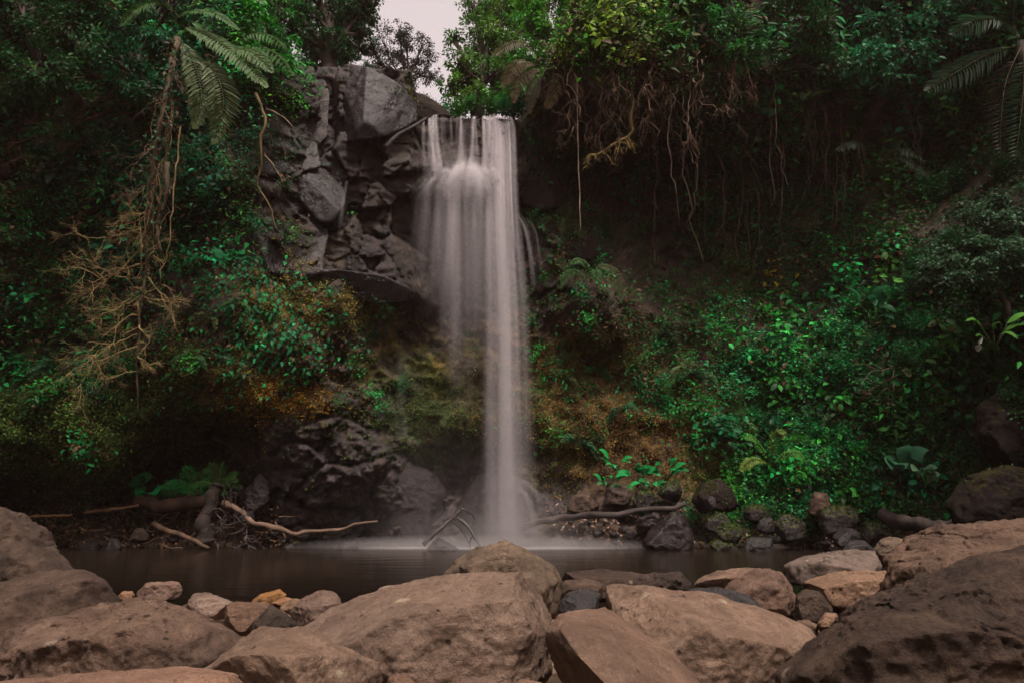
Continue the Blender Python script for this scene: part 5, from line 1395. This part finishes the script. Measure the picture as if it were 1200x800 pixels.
for k in range(110):
    x = 545 + rw.normal(0, 24)
    if not 484 < x < 588: continue
    sgn = (x - 548) / 48
    y = 20.6 + rw.normal(0, .08)
    x1 = x + sgn * 7 + rw.normal(0, 2.5)
    d0 = dome(x) + rw.normal(0, 5)
    strip(mb, [W(x - sgn * 3, d0 - rw.uniform(4, 12), y + .5), W(x, d0, y + .12), W(x1, d0 + 12, y - .18), W(x1 + sgn, d0 + rw.uniform(28, 60), y - .26)],
          [.18, .3, .36, .4], np.array([0, .15, .1, 0]) * rw.uniform(.2, 1.5) * np.clip((x - 478) / 40, .1, 1), rw.uniform(-.6, .6), 16)
for k in range(40):      # cross currents sliding sideways over the ledge top
    x = rw.uniform(500, 575); d0 = dome(x); dx = rw.uniform(8, 22) * rw.choice([-1, 1])
    strip(mb, [W(x, d0 - rw.uniform(0, 8), 20.9), W(x + dx * .5, dome(x + dx * .5) + rw.uniform(-4, 4), 20.6), W(x + dx, dome(x + dx) + rw.uniform(2, 16), 20.45)], [.1, .2, .3], np.array([0, .22, 0]) * rw.uniform(.4, 1.2), 1.4 + rw.uniform(-.3, .3), 12)
mb.build('ledge_flow', M['fall'], fall, uv=True)
mb = MB()      # thin veil left of the main column, dissolving into spray on its way down
for k in range(150):
    x = 534 + rw.normal(0, 21) if k % 4 else rw.uniform(556, 582)
    if not 468 < x < 590: continue
    c_ = np.exp(-((x - 548) / 42) ** 2)
    y = 20.35 + rw.normal(0, .14)
    yend = 300 + 150 * c_ * rw.uniform(.2, 1.25) + rw.uniform(0, 30)
    lean = (x - 545) * .1 + rw.normal(0, 2)
    strip(mb, [W(x, dome(x) + rw.uniform(-8, 26), y), W(x + lean * .5, 256, y - .1), W(x + lean, (256 + yend) / 2, y - .15), W(x + lean * 1.5, yend, y - .15)],
          [.14, .3, .5, .8], np.array([.0, .062, .03, 0]) * rw.uniform(.2, 1.7) * (.35 + .65 * c_), rw.uniform(-.9, .9), 18)
mb.build('veil', M['fall'], fall, uv=True)
for nm, pts, n, al, w in [       # trickles on both sides('trickle', [(450, 168, 20.1), (447, 190, 19.9), (447, 220, 19.85), (447, 250, 19.85)], 5, .2, .09), ('trickle', [(466, 194, 20.1), (464, 210, 19.9), (463, 226, 19.85), (463, 244, 19.85)], 4, .17, .08),
                      ('trickle', [(406, 212, 19.6), (403, 228, 19.2), (400, 250, 19.1), (398, 268, 19.1)], 4, .06, .12), ('trickle', [(500, 138, 20.6), (484, 148, 20.3), (466, 158, 20.2), (452, 172, 20.1)], 5, .07, .14),
                      ('trickle', [(608, 252, 21.9), (616, 268, 21.6), (622, 296, 21.5), (626, 336, 21.5)], 7, .08, .12), ('trickle', [(616, 256, 21.9), (626, 270, 21.6), (631, 296, 21.5), (634, 320, 21.5)], 5, .06, .1), ('trickle', [(606, 250, 21.9), (609, 280, 21.6), (611, 310, 21.5), (612, 350, 21.5)], 5, .06, .12),
                      ('trickle', [(600, 556, 21.2), (618, 566, 21), (630, 582, 20.9), (636, 612, 20.9)], 7, .03, .24), ('trickle', [(602, 560, 21.2), (624, 574, 21), (642, 588, 20.9), (646, 616, 20.9)], 6, .035, .2), ('trickle', [(604, 570, 21.2), (616, 580, 21), (622, 600, 20.9), (624, 630, 20.9)], 6, .05, .26),
                      ('trickle', [(470, 400, 22), (470, 440, 21.8), (468, 480, 21.7), (468, 520, 21.6)], 3, .03, .5)]:
    mb = MB()
    for k in range(n):
        o = rw.normal(0, 1.6, 2)
        strip(mb, [W(p[0] + o[0], p[1] + o[1] * .5, p[2]) for p in pts], [w * .7, w, w * 1.2, w * 1.6], np.array([.6, 1, .9, .25]) * al * rw.uniform(.5, 1.3), rw.uniform(-.8, .8), 14)
    mb.build(nm, M['fall'], fall, uv=True)

# spray drifting at the foot of the fall
m, nt, out = new_mat('spray')
g = G(nt)
tc = g.node('ShaderNodeTexCoord')
def puff(cx, cy_, cz, sx, sy, sz, pw):
    dv = g.node('ShaderNodeVectorMath', operation='SUBTRACT'); g.set(dv, 0, tc.outputs['Object']); dv.inputs[1].default_value = (cx, cy_, cz)
    ml = g.node('ShaderNodeVectorMath', operation='MULTIPLY'); g.set(ml, 0, dv.outputs[0]); ml.inputs[1].default_value = (1 / sx, 1 / sy, 1 / sz)
    ln = g.node('ShaderNodeVectorMath', operation='LENGTH'); g.set(ln, 0, ml.outputs[0])
    return g.math('POWER', g.math('SUBTRACT', 1, ln.outputs['Value'], clamp=True), pw)
f0 = W(585, 640, 20.6)
den_ = g.math('ADD', g.math('MULTIPLY', puff(0, 0, 0, 3.6, 1.6, 1.6, 1.6), .42), g.math('ADD', g.math('MULTIPLY', puff(.3, 0, .2, 1.1, 1.2, 3.0, 1.3), .3), g.math('MULTIPLY', puff(-1.8, 0, .4, 4.5, 1.5, 4.5, 1.3), .035)))
den_ = g.math('ADD', den_, g.math('MULTIPLY', puff(-.6, 0, 0, 6.0, 1.5, .42, 1.1), 1.4))
pv = g.node('ShaderNodeVolumePrincipled')
pv.inputs['Color'].default_value = (.9, .84, .84, 1)
pv.inputs['Anisotropy'].default_value = .2
g.set(pv, 'Density', g.math('MULTIPLY', den_, 1.0))
nt.links.new(pv.outputs[0], out.inputs['Volume'])
M['spray'] = m
v, f = ico(3)
o = MB().add(np.stack([v[:, 0] * 6.2, v[:, 1] * 1.7, np.maximum(v[:, 2] * 5, .01)], -1), [f]).build('mist', M['spray'])
o.location = [float(x) for x in (f0[0], f0[1], 0)]
tag(o, kind='stuff')

# thin warm volume added to lift the dark tones of the gorge
m, nt, out = new_mat('shadow_lift_haze')
g = G(nt)
pv = g.node('ShaderNodeVolumePrincipled')
pv.inputs['Color'].default_value = (.95, .62, .54, 1)
pv.inputs['Density'].default_value = 0.0004
pv.inputs['Anisotropy'].default_value = .1
nt.links.new(pv.outputs[0], out.inputs['Volume'])
M['shadow_lift_haze'] = m
hb = np.array([(x, y, z) for x in (-135, 135) for y in (-135, 155) for z in (-4, 62)], float)
hq = np.array([(0, 1, 3, 2), (4, 6, 7, 5), (0, 4, 5, 1), (2, 3, 7, 6), (0, 2, 6, 4), (1, 5, 7, 3)])
tag(MB().add(hb, [hq]).build('shadow_lift_haze', M['shadow_lift_haze'], smooth=False), kind='stuff')
